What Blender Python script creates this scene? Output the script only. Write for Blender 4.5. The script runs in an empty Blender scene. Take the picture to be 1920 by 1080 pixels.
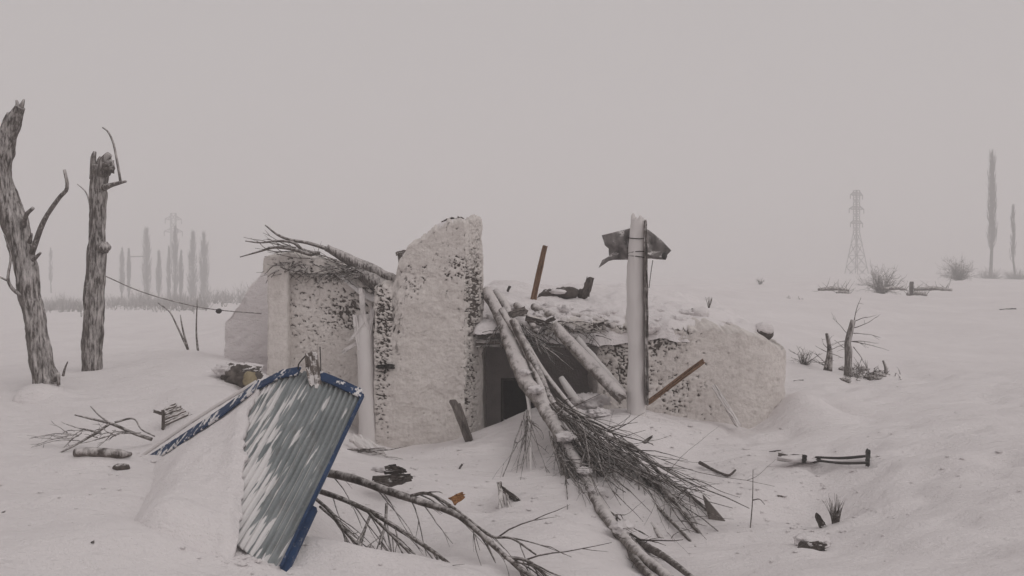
import bpy, math, random
import numpy as np
from mathutils import Vector

R = math.radians
SC = bpy.context.scene
COL = SC.collection
random.seed(11)
RNG = np.random.default_rng(5)

# ------------------------------------------------------------------ camera
HC = 2.2                 # eye height above the snow in front of the house
F = 1663.0               # focal length in photo pixels (1920 wide)
HZ = 520.0               # row of the horizon
cam_d = bpy.data.cameras.new('camera'); cam = bpy.data.objects.new('camera', cam_d); COL.objects.link(cam)
cam.location = (0, 0, HC); cam.rotation_euler = (R(90), 0, 0)
cam_d.sensor_width = 36; cam_d.lens = 36 * F / 1920
cam_d.shift_y = (HZ - 540) / 1920
cam_d.clip_start = 0.1; cam_d.clip_end = 4000
SC.camera = cam

# ------------------------------------------------------------------ world: overcast sky
W = bpy.data.worlds.new('World'); SC.world = W; W.use_nodes = True
nt = W.node_tree; nt.nodes.clear()
out = nt.nodes.new('ShaderNodeOutputWorld'); bg = nt.nodes.new('ShaderNodeBackground')
sky = nt.nodes.new('ShaderNodeTexSky'); sky.sky_type = 'NISHITA'; sky.sun_disc = False
SUN_EL, SUN_AZ = R(42), R(125)          # azimuth from +Y towards +X
sky.sun_elevation = SUN_EL; sky.sun_rotation = SUN_AZ; sky.dust_density = 4
hs = nt.nodes.new('ShaderNodeHueSaturation'); hs.inputs['Saturation'].default_value = 0.06; hs.inputs['Value'].default_value = 0.55
tc = nt.nodes.new('ShaderNodeTexCoord'); sx = nt.nodes.new('ShaderNodeSeparateXYZ')
rp = nt.nodes.new('ShaderNodeValToRGB')   # plain overcast: a little brighter towards the zenith
rp.color_ramp.elements[0].position = 0.0; rp.color_ramp.elements[0].color = (1.0, 0.945, 0.945, 1)
rp.color_ramp.elements[1].position = 1.0; rp.color_ramp.elements[1].color = (1.25, 1.195, 1.195, 1)
mx = nt.nodes.new('ShaderNodeMix'); mx.data_type = 'RGBA'; mx.inputs[0].default_value = 0.9
nz = nt.nodes.new('ShaderNodeTexNoise'); nz.inputs['Scale'].default_value = 1.6; nz.inputs['Detail'].default_value = 3
mr = nt.nodes.new('ShaderNodeMapRange'); mr.inputs[1].default_value = 0.3; mr.inputs[2].default_value = 0.7; mr.inputs[3].default_value = 0.96; mr.inputs[4].default_value = 1.04
ml = nt.nodes.new('ShaderNodeMix'); ml.data_type = 'RGBA'; ml.blend_type = 'MULTIPLY'; ml.inputs[0].default_value = 1
L = nt.links.new
L(sky.outputs[0], hs.inputs['Color']); L(tc.outputs['Generated'], sx.inputs[0]); L(sx.outputs['Z'], rp.inputs[0])
L(tc.outputs['Generated'], nz.inputs[0]); L(nz.outputs[0], mr.inputs[0])
L(hs.outputs[0], mx.inputs[6]); L(rp.outputs[0], mx.inputs[7])
L(mx.outputs[2], ml.inputs[6]); L(mr.outputs[0], ml.inputs[7])
L(ml.outputs[2], bg.inputs[0]); L(bg.outputs[0], out.inputs[0])
bg.inputs[1].default_value = 0.38

sd = bpy.data.lights.new('sun', 'SUN'); so = bpy.data.objects.new('sun', sd); COL.objects.link(so)
sd.energy = 0.9; sd.angle = R(45); sd.color = (1, 0.965, 0.94)
so.rotation_euler = (R(90) - SUN_EL, 0, math.pi - SUN_AZ)
so.location = (0, 0, 30)

SC.render.engine = 'CYCLES'
SC.cycles.use_denoising = True
SC.cycles.volume_bounces = 3
SC.cycles.max_bounces = 10; SC.cycles.diffuse_bounces = 4
vs = SC.view_settings
vs.view_transform = 'Standard'; vs.look = 'None'; vs.gamma = 1; vs.use_curve_mapping = False; vs.exposure = 0.06

# ------------------------------------------------------------------ helpers
def P(px, py, d):
    return np.array([(px - 960) / F * d, d, HC - (py - HZ) / F * d])
def PP(lst): return np.array([P(*a) for a in lst])
def proj(v):
    v = np.asarray(v); d = np.maximum(v[..., 1], 0.1)
    return 960 + v[..., 0] / d * F, HZ + (HC - v[..., 2]) / d * F
def sstep(a, b, x):
    t = np.clip((np.asarray(x, float) - a) / (b - a), 0, 1); return t * t * (3 - 2 * t)

def _h(ix, iy, iz):
    n = (ix * 374761393 + iy * 668265263 + iz * 2147483647 * 3 + 1274126177) & 0xffffffff
    n = ((n ^ (n >> 13)) * 1274126177) & 0xffffffff
    n = (n ^ (n >> 16)) & 0xffffffff
    return n.astype(np.float64) / 4294967295.0
def vnoise(x, y, z):
    x, y, z = np.broadcast_arrays(np.asarray(x, float), np.asarray(y, float), np.asarray(z, float))
    fx, fy, fz = np.floor(x), np.floor(y), np.floor(z)
    ix, iy, iz = fx.astype(np.int64), fy.astype(np.int64), fz.astype(np.int64)
    tx, ty, tz = x - fx, y - fy, z - fz
    tx, ty, tz = [t * t * t * (t * (t * 6 - 15) + 10) for t in (tx, ty, tz)]
    r = 0
    for dx in (0, 1):
        for dy in (0, 1):
            for dz in (0, 1):
                w = (tx if dx else 1 - tx) * (ty if dy else 1 - ty) * (tz if dz else 1 - tz)
                r = r + w * _h(ix + dx, iy + dy, iz + dz)
    return r
def fbm(x, y, z, o=4, g=0.5):
    a, s, t = 1.0, 0.0, 0.0
    x, y, z = [np.asarray(q, float) for q in (x, y, z)]
    for k in range(o):
        s = s + a * vnoise(x + 17.3 * k, y - 9.1 * k, z + 5.7 * k); t += a
        x, y, z = x * 2.03, y * 2.03, z * 2.03; a *= g
    return s / t - 0.5

def catmull(pts, n=6):
    p = np.asarray(pts, float)
    if len(p) < 3:
        t = np.linspace(0, 1, n + 1)[:, None]; return p[0] * (1 - t) + p[-1] * t
    q = np.vstack([2 * p[0] - p[1], p, 2 * p[-1] - p[-2]]); o = []
    for i in range(1, len(q) - 2):
        for k in range(n):
            t = k / n
            o.append(0.5 * (2 * q[i] + (q[i + 1] - q[i - 1]) * t + (2 * q[i - 1] - 5 * q[i] + 4 * q[i + 1] - q[i + 2]) * t * t
                            + (3 * q[i] - q[i - 1] - 3 * q[i + 1] + q[i + 2]) * t ** 3))
    o.append(p[-1]); return np.array(o)

ORG = {}
class MB:
    def __init__(s): s.flat = False; s.v = []; s.f = []; s.n = 0; s.a = []
    def add(s, v, f, a=None):
        v = np.asarray(v, float); s.v.append(v); k = s.n
        s.f.extend([tuple(i + k for i in q) for q in f]); s.n += len(v)
        s.a.append(np.zeros(len(v)) if a is None else np.asarray(a, float))
        return s
    def grid(s, V, a=None, closed=False):
        n, m = V.shape[:2]
        idx = np.arange(n * m).reshape(n, m)
        if closed: idx = np.hstack([idx, idx[:, :1]])
        q = np.stack([idx[:-1, :-1], idx[:-1, 1:], idx[1:, 1:], idx[1:, :-1]], -1).reshape(-1, 4)
        return s.add(V.reshape(-1, 3), q.tolist(), None if a is None else a.reshape(-1))
    def tube(s, pts, rad, k=6, rough=0.0, flat=1.0, up=None, cap=True, fiss=0.0):
        p = np.asarray(pts, float); n = len(p)
        rad = np.interp(np.linspace(0, 1, n), np.linspace(0, 1, len(rad)), rad) if np.ndim(rad) else np.full(n, rad)
        t = np.gradient(p, axis=0); t /= np.linalg.norm(t, axis=1)[:, None] + 1e-9
        a = np.array([0.3, 0.2, 1.0]) if up is None else np.asarray(up, float)
        if abs(a @ t[0]) / np.linalg.norm(a) > 0.95: a = np.array([1.0, 0.3, 0])
        N = a - (a @ t[0]) * t[0]; N /= np.linalg.norm(N); rings = []
        ang = np.linspace(0, 2 * math.pi, k, endpoint=False)
        for i in range(n):
            N = N - (N @ t[i]) * t[i]; N /= np.linalg.norm(N) + 1e-9
            B = np.cross(t[i], N)
            rr = np.full(k, rad[i])
            rings.append(p[i] + np.outer(np.cos(ang) * rr, N) + np.outer(np.sin(ang) * rr * flat, B))
        V = np.array(rings)
        if rough:
            w = fbm(V[..., 0] * 9, V[..., 1] * 9, V[..., 2] * 3.5, 3)
            V = p[:, None] + (V - p[:, None]) * (1 + rough * 2 * w)[..., None]
        if fiss:
            arc = np.concatenate([[0], np.cumsum(np.linalg.norm(np.diff(p, axis=0), axis=1))])[:, None]
            w = vnoise(np.cos(ang)[None] * 3.6, np.sin(ang)[None] * 3.6, arc * 2.2) * 0.6 + vnoise(np.cos(ang)[None] * 7, np.sin(ang)[None] * 7, arc * 5) * 0.4
            V = p[:, None] + (V - p[:, None]) * (1 - fiss * np.maximum(0, 1 - np.abs(w - 0.5) * 7))[..., None]
        b = s.n; s.grid(V, closed=True)
        if cap:
            s.f.append(tuple(b + i for i in range(k))[::-1]); s.f.append(tuple(b + (n - 1) * k + i for i in range(k)))
        return s
    def box(s, c, X, Y, Z, jit=0.0):
        """box of half axes X, Y, Z about c"""
        c, X, Y, Z = [np.asarray(q, float) for q in (c, X, Y, Z)]
        v = [c + i * X + j * Y + k * Z for i in (-1, 1) for j in (-1, 1) for k in (-1, 1)]
        if jit: v = [q + RNG.normal(0, jit, 3) for q in v]
        return s.add(v, [(0, 1, 3, 2), (4, 6, 7, 5), (0, 4, 5, 1), (2, 3, 7, 6), (0, 2, 6, 4), (1, 5, 7, 3)])
    def plank(s, a, b, w, th, face=(0, -1, 0.2), ragged=0.0, seg=8, taper=1.0):
        """a sawn or broken board from a to b, split edges and ragged ends"""
        a, b = np.asarray(a, float), np.asarray(b, float); d = b - a; Ln = np.linalg.norm(d); d /= Ln
        nrm = np.asarray(face, float); nrm = nrm - (nrm @ d) * d; nrm /= np.linalg.norm(nrm); sd_ = np.cross(d, nrm)
        s.flat = True; NW = 8; ws = np.linspace(-0.5, 0.5, NW); V = []
        off = RNG.uniform(0, 1, (2, NW)) ** 2 * ragged * 2; ej = RNG.normal(0, 0.05, (2, seg + 1))
        for i in range(seg + 1):
            t = i / seg; row = []
            for j, u in enumerate(ws):
                tt = t * Ln
                if i == 0: tt += off[0, j]
                if i == seg: tt -= off[1, j]
                wv = w * (1 + (taper - 1) * t) * (1 + (ej[0, i] if j == 0 else ej[1, i] if j == NW - 1 else 0)) * (1 + 0.06 * math.sin(7 * t + u * 5))
                row.append(a + d * tt + sd_ * u * wv + nrm * (th / 2 + 0.22 * th * RNG.normal()))
            V.append(row)
        V = np.array(V); B = V - nrm * th
        full = np.concatenate([V, B[:, ::-1]], axis=1)
        k = s.n; m = full.shape[1]; s.grid(full, closed=True)
        s.f.append(tuple(k + i for i in range(m))[::-1]); s.f.append(tuple(k + seg * m + i for i in range(m)))
        return s
    def lump(s, c, r, sub=14, rough=0.3, sq=(1, 1, 1), flat_to=None):
        th = np.linspace(0, math.pi, sub); ph = np.linspace(0, 2 * math.pi, sub * 2, endpoint=False)
        T, Ph = np.meshgrid(th, ph, indexing='ij')
        D = np.stack([np.sin(T) * np.cos(Ph), np.sin(T) * np.sin(Ph), np.cos(T)], -1)
        c = np.asarray(c, float)
        w = 1 + rough * 2 * fbm(D[..., 0] * 2.6 + c[0] * 3, D[..., 1] * 2.6 + c[1], D[..., 2] * 2.6 + c[2] * 5, 4, 0.6)
        V = c + D * w[..., None] * r * np.asarray(sq)
        return s.grid(V, closed=True)
    def build(s, name, mat, parent=None, origin=None, smooth=True, attr=None):
        v = np.vstack(s.v)
        org = ORG[parent.name] if parent is not None else (np.zeros(3) if origin is None else np.asarray(origin, float))
        me = bpy.data.meshes.new(name); me.from_pydata((v - org).tolist(), [], s.f)
        if attr:
            at = me.attributes.new(attr, 'FLOAT', 'POINT'); at.data.foreach_set('value', np.concatenate(s.a).astype(np.float32))
        me.polygons.foreach_set('use_smooth', [smooth and not s.flat] * len(me.polygons)); me.update()
        me.materials.append(mat)
        o = bpy.data.objects.new(name, me); COL.objects.link(o)
        if parent is not None: o.parent = parent
        else: o.location = org
        ORG[o.name] = org
        return o
def tag(o, label=None, cat=None, group=None, kind=None):
    if label: o['label'] = label
    if cat: o['category'] = cat
    if group: o['group'] = group
    if kind: o['kind'] = kind
    return o
def thing(name, label, cat, loc, group=None):
    o = bpy.data.objects.new(name, None); COL.objects.link(o); o.location = loc; o.empty_display_size = 0.2
    ORG[o.name] = np.asarray(loc, float)
    return tag(o, label, cat, group)

# ------------------------------------------------------------------ materials
class NT:
    def __init__(s, name):
        s.m = bpy.data.materials.new(name); s.m.use_nodes = True; s.t = s.m.node_tree
        s.b = s.t.nodes['Principled BSDF']; s.b.inputs['Roughness'].default_value = 0.85
        s.b.inputs['Specular IOR Level'].default_value = 0.25
        s.co = s.t.nodes.new('ShaderNodeTexCoord')
    def n(s, k, **kw):
        x = s.t.nodes.new(k)
        for a, b in kw.items():
            if hasattr(x, a): setattr(x, a, b)
        return x
    def l(s, a, b): s.t.links.new(a, b)
    def noise(s, scale, detail=4, rough=0.55, stretch=None):
        q = s.n('ShaderNodeTexNoise'); q.inputs['Scale'].default_value = scale; q.inputs['Detail'].default_value = detail; q.inputs['Roughness'].default_value = rough
        g = s.n('ShaderNodeNewGeometry')
        if stretch:
            mp = s.n('ShaderNodeMapping'); mp.inputs['Scale'].default_value = stretch; s.l(g.outputs['Position'], mp.inputs[0]); s.l(mp.outputs[0], q.inputs[0])
        else: s.l(g.outputs['Position'], q.inputs[0])
        return q.outputs[0]
    def ramp(s, f, stops):
        r = s.n('ShaderNodeValToRGB'); e = r.color_ramp.elements
        while len(e) < len(stops): e.new(0.5)
        for k, (p, c) in enumerate(stops):
            e[k].position = p; e[k].color = (*c, 1) if len(c) == 3 else c
        s.l(f, r.inputs[0]); return r.outputs[0]
    def mix(s, f, a, b):
        q = s.n('ShaderNodeMix'); q.data_type = 'RGBA'
        for sock, val in ((q.inputs[0], f), (q.inputs[6], a), (q.inputs[7], b)):
            if hasattr(val, 'is_linked'): s.l(val, sock)
            else: sock.default_value = (*val, 1) if isinstance(val, tuple) else val
        return q.outputs[2]
    def math(s, op, a, b=0.0):
        q = s.n('ShaderNodeMath'); q.operation = op
        for sock, val in ((q.inputs[0], a), (q.inputs[1], b)):
            if hasattr(val, 'is_linked'): s.l(val, sock)
            else: sock.default_value = val
        return q.outputs[0]
    def bump(s, f, strength, dist):
        q = s.n('ShaderNodeBump'); q.inputs['Strength'].default_value = strength; q.inputs['Distance'].default_value = dist
        s.l(f, q.inputs['Height']); s.l(q.outputs[0], s.b.inputs['Normal'])
    def windward(s, d):
        g = s.n('ShaderNodeNewGeometry'); q = s.n('ShaderNodeVectorMath'); q.operation = 'DOT_PRODUCT'
        s.l(g.outputs['Normal'], q.inputs[0]); v = Vector(d).normalized(); q.inputs[1].default_value = v
        return q.outputs['Value']
    def col(s, c): s.l(c, s.b.inputs['Base Color'])

SNOW = (0.80, 0.775, 0.77)
RIME = (0.66, 0.62, 0.60)
def m_snow():
    t = NT('snow')
    a = t.noise(0.5, 5); c = t.ramp(a, [(0.3, (0.77, 0.728, 0.728)), (0.7, (0.83, 0.79, 0.79))])
    t.col(c)
    n1 = t.noise(6, 7, 0.62, (0.55, 1.7, 1)); n2 = t.noise(38, 4, 0.6); n3 = t.noise(1.7, 5, 0.6, (0.6, 1.5, 1))
    t.bump(t.math('ADD', t.math('ADD', n1, t.math('MULTIPLY', n3, 1.6)), t.math('MULTIPLY', n2, 0.30)), 0.75, 0.075)
    t.b.inputs['Roughness'].default_value = 0.9
    return t.m
def m_wall():
    """wind-blown rime plastered over dark mud; attribute 'rime' 1 = crust, 0 = bare mud"""
    t = NT('rimed_mud')
    at = t.n('ShaderNodeAttribute'); at.attribute_name = 'rime'
    mud = t.ramp(t.noise(14, 5), [(0.3, (0.10, 0.086, 0.077)), (0.7, (0.20, 0.172, 0.155))])
    ice = t.mix(t.noise(2.2, 6), (0.66, 0.615, 0.585), (0.81, 0.765, 0.735))
    ice = t.mix(t.ramp(t.noise(26, 4, 0.6, (1, 1, 0.6)), [(0.45, (0, 0, 0)), (0.72, (0.4, 0.4, 0.4))]), ice, (0.46, 0.415, 0.385))
    ice = t.mix(t.ramp(t.noise(5, 6, 0.7, (1, 1, 1.8)), [(0.50, (0, 0, 0)), (0.78, (0.55, 0.55, 0.55))]), ice, (0.40, 0.355, 0.325))
    f = t.ramp(at.outputs['Fac'], [(0.32, (0, 0, 0)), (0.62, (1, 1, 1))])
    t.col(t.mix(f, mud, ice)); t.bump(t.noise(30, 6, 0.65), 0.8, 0.025)
    return t.m
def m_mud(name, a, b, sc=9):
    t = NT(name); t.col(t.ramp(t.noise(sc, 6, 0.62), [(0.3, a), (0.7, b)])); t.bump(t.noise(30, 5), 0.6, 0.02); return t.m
def m_bark(name, dark, light, frost, wind=(0.45, -0.45, 0.75), stretch=(1, 1, 0.16), sc=24):
    """bark with rime on its windward and upper sides; frost is how far it reaches"""
    t = NT(name)
    g = t.noise(sc, 5, 0.65, stretch)
    c = t.ramp(g, [(0.36, dark), (0.64, light)])
    w = t.windward(wind)
    e = t.math('ADD', t.math('MULTIPLY', w, 0.5), t.math('MULTIPLY', t.math('SUBTRACT', t.noise(9, 6, 0.75, tuple(0.35 + 0.65 * q for q in stretch)), 0.5), 1.1))
    e = t.math('ADD', e, t.math('MULTIPLY', t.math('SUBTRACT', g, 0.5), 1.3))
    e = t.math('ADD', e, frost)
    f = t.ramp(e, [(0.34, (0, 0, 0)), (0.76, (0.9, 0.9, 0.9))])
    t.col(t.mix(f, c, (0.68, 0.64, 0.63)))
    t.bump(t.math('ADD', g, t.math('MULTIPLY', f, 0.4)), 1.0, 0.02)
    return t.m
def m_wood(name, a, b, stretch, sc=30, frost=None):
    t = NT(name)
    c = t.ramp(t.noise(sc, 5, 0.6, stretch), [(0.3, a), (0.7, b)])
    if frost is not None:
        e = t.math('ADD', t.math('MULTIPLY', t.windward((0.2, -0.3, 0.9)), 0.5), t.math('MULTIPLY', t.math('SUBTRACT', t.noise(9, 5, 0.7), 0.5), 1.6))
        f = t.ramp(t.math('ADD', e, frost), [(0.42, (0, 0, 0)), (0.6, (1, 1, 1))]); c = t.mix(f, c, (0.68, 0.65, 0.64))
    t.col(c); t.bump(t.noise(sc, 5, 0.6, stretch), 0.4, 0.008); return t.m
def m_plain(name, a, b, sc=8, rough=0.7, metal=0.0):
    t = NT(name); t.col(t.ramp(t.noise(sc, 5, 0.6), [(0.3, a), (0.7, b)])); t.b.inputs['Roughness'].default_value = rough
    t.b.inputs['Metallic'].default_value = metal; t.bump(t.noise(sc * 4, 4), 0.25, 0.006); return t.m
def m_sheet():
    t = NT('corrugated_sheet')
    at = t.n('ShaderNodeAttribute'); at.attribute_name = 'drift'     # where blown snow sticks
    base = t.ramp(t.noise(3, 5, 0.6), [(0.3, (0.17, 0.19, 0.195)), (0.7, (0.28, 0.30, 0.305))])
    base = t.mix(t.ramp(t.noise(6, 6, 0.7, (2.5, 1, 0.8)), [(0.52, (0, 0, 0)), (0.75, (0.6, 0.6, 0.6))]), base, (0.13, 0.115, 0.10))
    f = t.ramp(at.outputs['Fac'], [(0.42, (0, 0, 0)), (0.58, (1, 1, 1))])
    t.col(t.mix(f, base, (0.70, 0.68, 0.675)))
    t.b.inputs['Roughness'].default_value = 0.5; t.b.inputs['Specular IOR Level'].default_value = 0.4
    return t.m
def m_trim():
    t = NT('blue_painted_trim')
    base = t.ramp(t.noise(5, 5), [(0.3, (0.012, 0.030, 0.075)), (0.7, (0.024, 0.058, 0.14))])
    at = t.n('ShaderNodeAttribute'); at.attribute_name = 'drift'
    f = t.ramp(at.outputs['Fac'], [(0.42, (0, 0, 0)), (0.58, (1, 1, 1))])
    base = t.mix(t.ramp(t.noise(22, 6, 0.75), [(0.58, (0, 0, 0)), (0.70, (0.55, 0.55, 0.55))]), base, (0.42, 0.42, 0.43))
    t.col(t.mix(f, base, (0.70, 0.68, 0.675))); t.b.inputs['Roughness'].default_value = 0.65
    t.bump(t.noise(18, 5), 0.4, 0.01)
    return t.m

M = dict(
    snow=m_snow(), wall=m_wall(),
    mud=m_mud('bare_mud', (0.10, 0.085, 0.075), (0.20, 0.17, 0.155)),
    porch=m_mud('porch_plaster', (0.34, 0.305, 0.30), (0.46, 0.415, 0.41), 4),
    dark=m_mud('dark_mud', (0.03, 0.027, 0.026), (0.06, 0.05, 0.048)),  # much darker than the bare mud, for the room behind the doorway
    bark=m_bark('rough_bark', (0.065, 0.055, 0.051), (0.25, 0.225, 0.21), 0.22, sc=38),
    bark_white=m_bark('rime_covered_bark', (0.10, 0.085, 0.075), (0.30, 0.27, 0.25), 0.44, stretch=(1, 1, 1), sc=11),
    bark_mid=m_bark('half_rimed_bark', (0.05, 0.04, 0.035), (0.19, 0.165, 0.15), 0.20, stretch=(1, 1, 0.6), sc=16),
    twig=m_bark('twig_bark', (0.065, 0.054, 0.048), (0.19, 0.168, 0.152), 0.10, stretch=(1, 1, 1)),
    twig_frost=m_bark('frosted_twig_bark', (0.06, 0.05, 0.044), (0.19, 0.165, 0.15), 0.17, stretch=(1, 1, 1)),
    far=m_mud('far_bark', (0.035, 0.03, 0.028), (0.09, 0.078, 0.07), 1),
    brown=m_wood('fresh_brown_wood', (0.13, 0.075, 0.045), (0.24, 0.145, 0.09), (1, 1, 0.15)),
    orange=m_wood('split_orange_wood', (0.24, 0.11, 0.04), (0.38, 0.20, 0.09), (1, 1, 0.3)),
    grey=m_wood('weathered_grey_wood', (0.085, 0.072, 0.065), (0.21, 0.185, 0.17), (1, 1, 0.12)),
    greyf=m_wood('frosted_grey_wood', (0.085, 0.072, 0.065), (0.22, 0.19, 0.17), (1, 1, 0.15), frost=0.22),
    white_wood=m_wood('rime_covered_wood', (0.20, 0.165, 0.15), (0.36, 0.31, 0.29), (1, 1, 0.15), frost=0.84),
    pale_strip=m_wood('frosted_bark_strip', (0.16, 0.14, 0.13), (0.30, 0.265, 0.25), (1, 1, 0.15), frost=0.5),
    darkwood=m_wood('dark_wet_wood', (0.045, 0.038, 0.035), (0.12, 0.10, 0.09), (1, 1, 0.2), frost=-0.10),
    sheet=m_sheet(), trim=m_trim(),
    tin=m_wood('crumpled_tin', (0.13, 0.12, 0.118), (0.26, 0.24, 0.235), (1, 1, 0.5), 12, frost=0.02),
    iron=m_plain('dark_iron', (0.04, 0.038, 0.037), (0.08, 0.074, 0.07), 12, 0.6, 0.3),
    steel=m_plain('pylon_steel', (0.10, 0.098, 0.096), (0.16, 0.155, 0.15), 1, 0.6, 0.3),
    stone=m_mud('dark_stone', (0.06, 0.052, 0.048), (0.16, 0.14, 0.125), 6),
    cable=m_plain('black_cable', (0.03, 0.028, 0.027), (0.06, 0.055, 0.05), 8),
)

# ------------------------------------------------------------------ terrain
CP = [  # px, py, depth: points the snow surface passes through
 (720,838,12),(800,836,11.9),(880,816,12),(960,790,12.2),(1010,772,12.4),(1100,775,11.9),(1195,772,11.2),(1300,790,12),(1440,802,12),(900,860,13.3),(960,862,13.4),(1020,858,13.4),(1090,845,13.3),(1020,850,15),(1490,765,13),
 (1300,862,10.3),(1400,872,9.8),(1200,830,10.3),(1440,935,8.6),(1500,965,8.1),(1560,985,7.7),(1500,1020,6.9),(1620,1060,6),(1480,1080,5.7),(1250,1080,6.2),
 (1150,960,8),(1000,900,9.3),(1000,1000,7.4),(1050,1080,6.0),(1000,840,10.8),(850,900,9.5),(760,880,9.6),(700,930,8.4),(650,1000,7.0),(650,1062,5.9),(860,1075,5.9),(640,900,9.0),
 (540,1075,5.5),(460,1040,5.6),(350,1080,5.3),
 (0,1080,5),(200,1080,5.1),(100,950,6.6),(250,905,7.5),(100,860,8),(300,800,9.2),(400,790,8.9),(60,765,10),(90,728,10.5),(172,696,12),(300,688,11.5),(410,682,11.8),(0,742,10.3),(450,722,10.8),(470,770,9.8),(560,800,10.5),
 (300,660,17),(430,650,20),(0,690,18),(300,640,30),(430,606,48),(100,645,40),(300,615,55),(150,592,90),(0,600,80),(500,582,90),(350,562,200),(100,560,200),
 (1500,720,15),(1600,712,16),(1700,702,17),(1800,640,25),(1900,600,35),(1700,545,55),(1500,620,22),(1500,580,32),(1900,700,16),(1900,800,9.7),(1700,800,10.5),(1750,900,7.8),(1900,950,6.6),(1900,1080,5),(1650,900,8.3),(1720,1000,6.6),
 (1860,522,160),(1610,512,350),(1300,545,65),(960,548,65),(960,522,200),(700,560,110),(1250,600,20),(960,600,20),(700,640,18),
]
CPW = PP(CP)
def _fan(x, y):
    yy = np.maximum(y, 3.5)
    return np.clip(x / yy, -1.1, 1.1) * 1.9, np.log(yy)
def _tps(r2): return 0.5 * r2 * np.log(r2 + 1e-9)
_u, _w = _fan(CPW[:, 0], CPW[:, 1]); _N = len(_u)
_K = _tps((_u[:, None] - _u) ** 2 + (_w[:, None] - _w) ** 2) + np.eye(_N) * 0.0004
_Q = np.stack([np.ones(_N), _u, _w], 1)
_A = np.block([[_K, _Q], [_Q.T, np.zeros((3, 3))]])
_S = np.linalg.solve(_A, np.concatenate([CPW[:, 2], np.zeros(3)]))
def G0(x, y):
    x, y = np.asarray(x, float), np.asarray(y, float); sh = x.shape
    x, y = x.ravel(), y.ravel(); o = np.empty(len(x))
    for i in range(0, len(x), 20000):
        u, w = _fan(x[i:i + 20000], np.minimum(y[i:i + 20000], 380))
        r2 = (u[:, None] - _u) ** 2 + (w[:, None] - _w) ** 2
        o[i:i + 20000] = _tps(r2) @ _S[:_N] + _S[_N] + _S[_N + 1] * u + _S[_N + 2] * w
    return np.clip(o, -4, 5).reshape(sh)
def G(x, y):
    x, y = np.asarray(x, float), np.asarray(y, float)
    z = G0(x, y)
    d = np.hypot(x, y)
    far = sstep(60, 500, d)
    z = z + far * 5 * fbm(x / 120, y / 120, 3.3, 3)
    z = z + 0.075 * np.maximum(0, d - 215) * sstep(215, 330, d)            # the slope that climbs into the cloud
    mid = sstep(14, 30, y) * (1 - sstep(200, 330, d))
    z = z + mid * (1.1 * fbm(x / 9, y / 14, 6.1, 3) + 0.35 * fbm(x / 3.1, y / 4.3, 2.4, 3))
    rg = 0.5 - np.abs(fbm(x / 2.1 + y * 0.2, y / 1.25, 9.2, 3)) * 3.2
    z = z + (0.20 * fbm(x / 1.7 + y * 0.15, y / 1.1, 1.7, 4) + 0.10 * rg) * sstep(2, 6, d) * (1 - 0.45 * sstep(7, 10, y) * (1 - sstep(12, 14, y)))
    z = z + 0.085 * fbm(x * 2.4, y * 3.6, 4.2, 3)
    # trampled and pitted snow on the right
    pit = np.maximum(0, vnoise(x * 3.1, y * 3.1, 8.1) - 0.60) * sstep(2.2, 3.4, x) * (1 - sstep(14, 22, y))
    z = z + 0.24 * np.exp(-((x + 2.95) / 0.6) ** 2 - ((y - 6.7) / 0.7) ** 2) + 0.22 * np.exp(-((x + 3.5) / 0.5) ** 2 - ((y - 7.5) / 0.5) ** 2) + 0.16 * np.exp(-((x + 2.4) / 0.5) ** 2 - ((y - 5.6) / 0.4) ** 2)
    z = z + 0.38 * np.exp(-((x - 3.95) / 0.42) ** 2 - ((y - 12.15) / 0.7) ** 2)
    z = z + 0.16 * np.exp(-((x + 3.0) / 0.8) ** 2 - ((y - 11.6) / 0.5) ** 2) + 0.12 * np.exp(-((x - 0.3) / 0.6) ** 2 - ((y - 7.3) / 0.5) ** 2)
    z = z - 0.34 * np.exp(-((x + 1.2) / 0.55) ** 2 - ((y - 6.95) / 0.5) ** 2) + 0.10 * np.exp(-((x + 0.9) / 0.9) ** 2 - ((y - 5.95) / 0.25) ** 2)
    z = z - 0.20 * np.exp(-((x - 2.75) / 0.55) ** 2 - ((y - 8.3) / 0.35) ** 2) + 0.10 * np.exp(-((x - 2.6) / 0.8) ** 2 - ((y - 7.55) / 0.22) ** 2)
    z = z - 0.14 * np.exp(-((x + 0.35) / 0.25) ** 2 - ((y - 8.6) / 0.35) ** 2)
    return z - 0.30 * pit
def gz(x, y): return float(G(np.array([x]), np.array([y]))[0])

def D(px, py, lo=4.2, hi=220):
    d = np.exp(np.linspace(math.log(lo), math.log(hi), 500)); x = (px - 960) / F * d; z = HC - (py - HZ) / F * d
    k = np.nonzero(z < G(x, d))[0]; return float(d[k[0]]) if len(k) else hi
def PG(px, py, up=0.0):
    q = P(px, py, D(px, py)); q[2] += up; return q
nU = 640
u = np.linspace(-1, 1, nU); bx = math.asinh(900 / 3.2)
gx = 3.2 * np.sinh(bx * u); gy = 8.5 + 3.2 * np.sinh(bx * u)
X, Y = np.meshgrid(gx, gy, indexing='xy')
Zg = G(X, Y)
tag(MB().grid(np.stack([X, Y, Zg], -1)).build('snow_ground', M['snow']), kind='structure')

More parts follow.
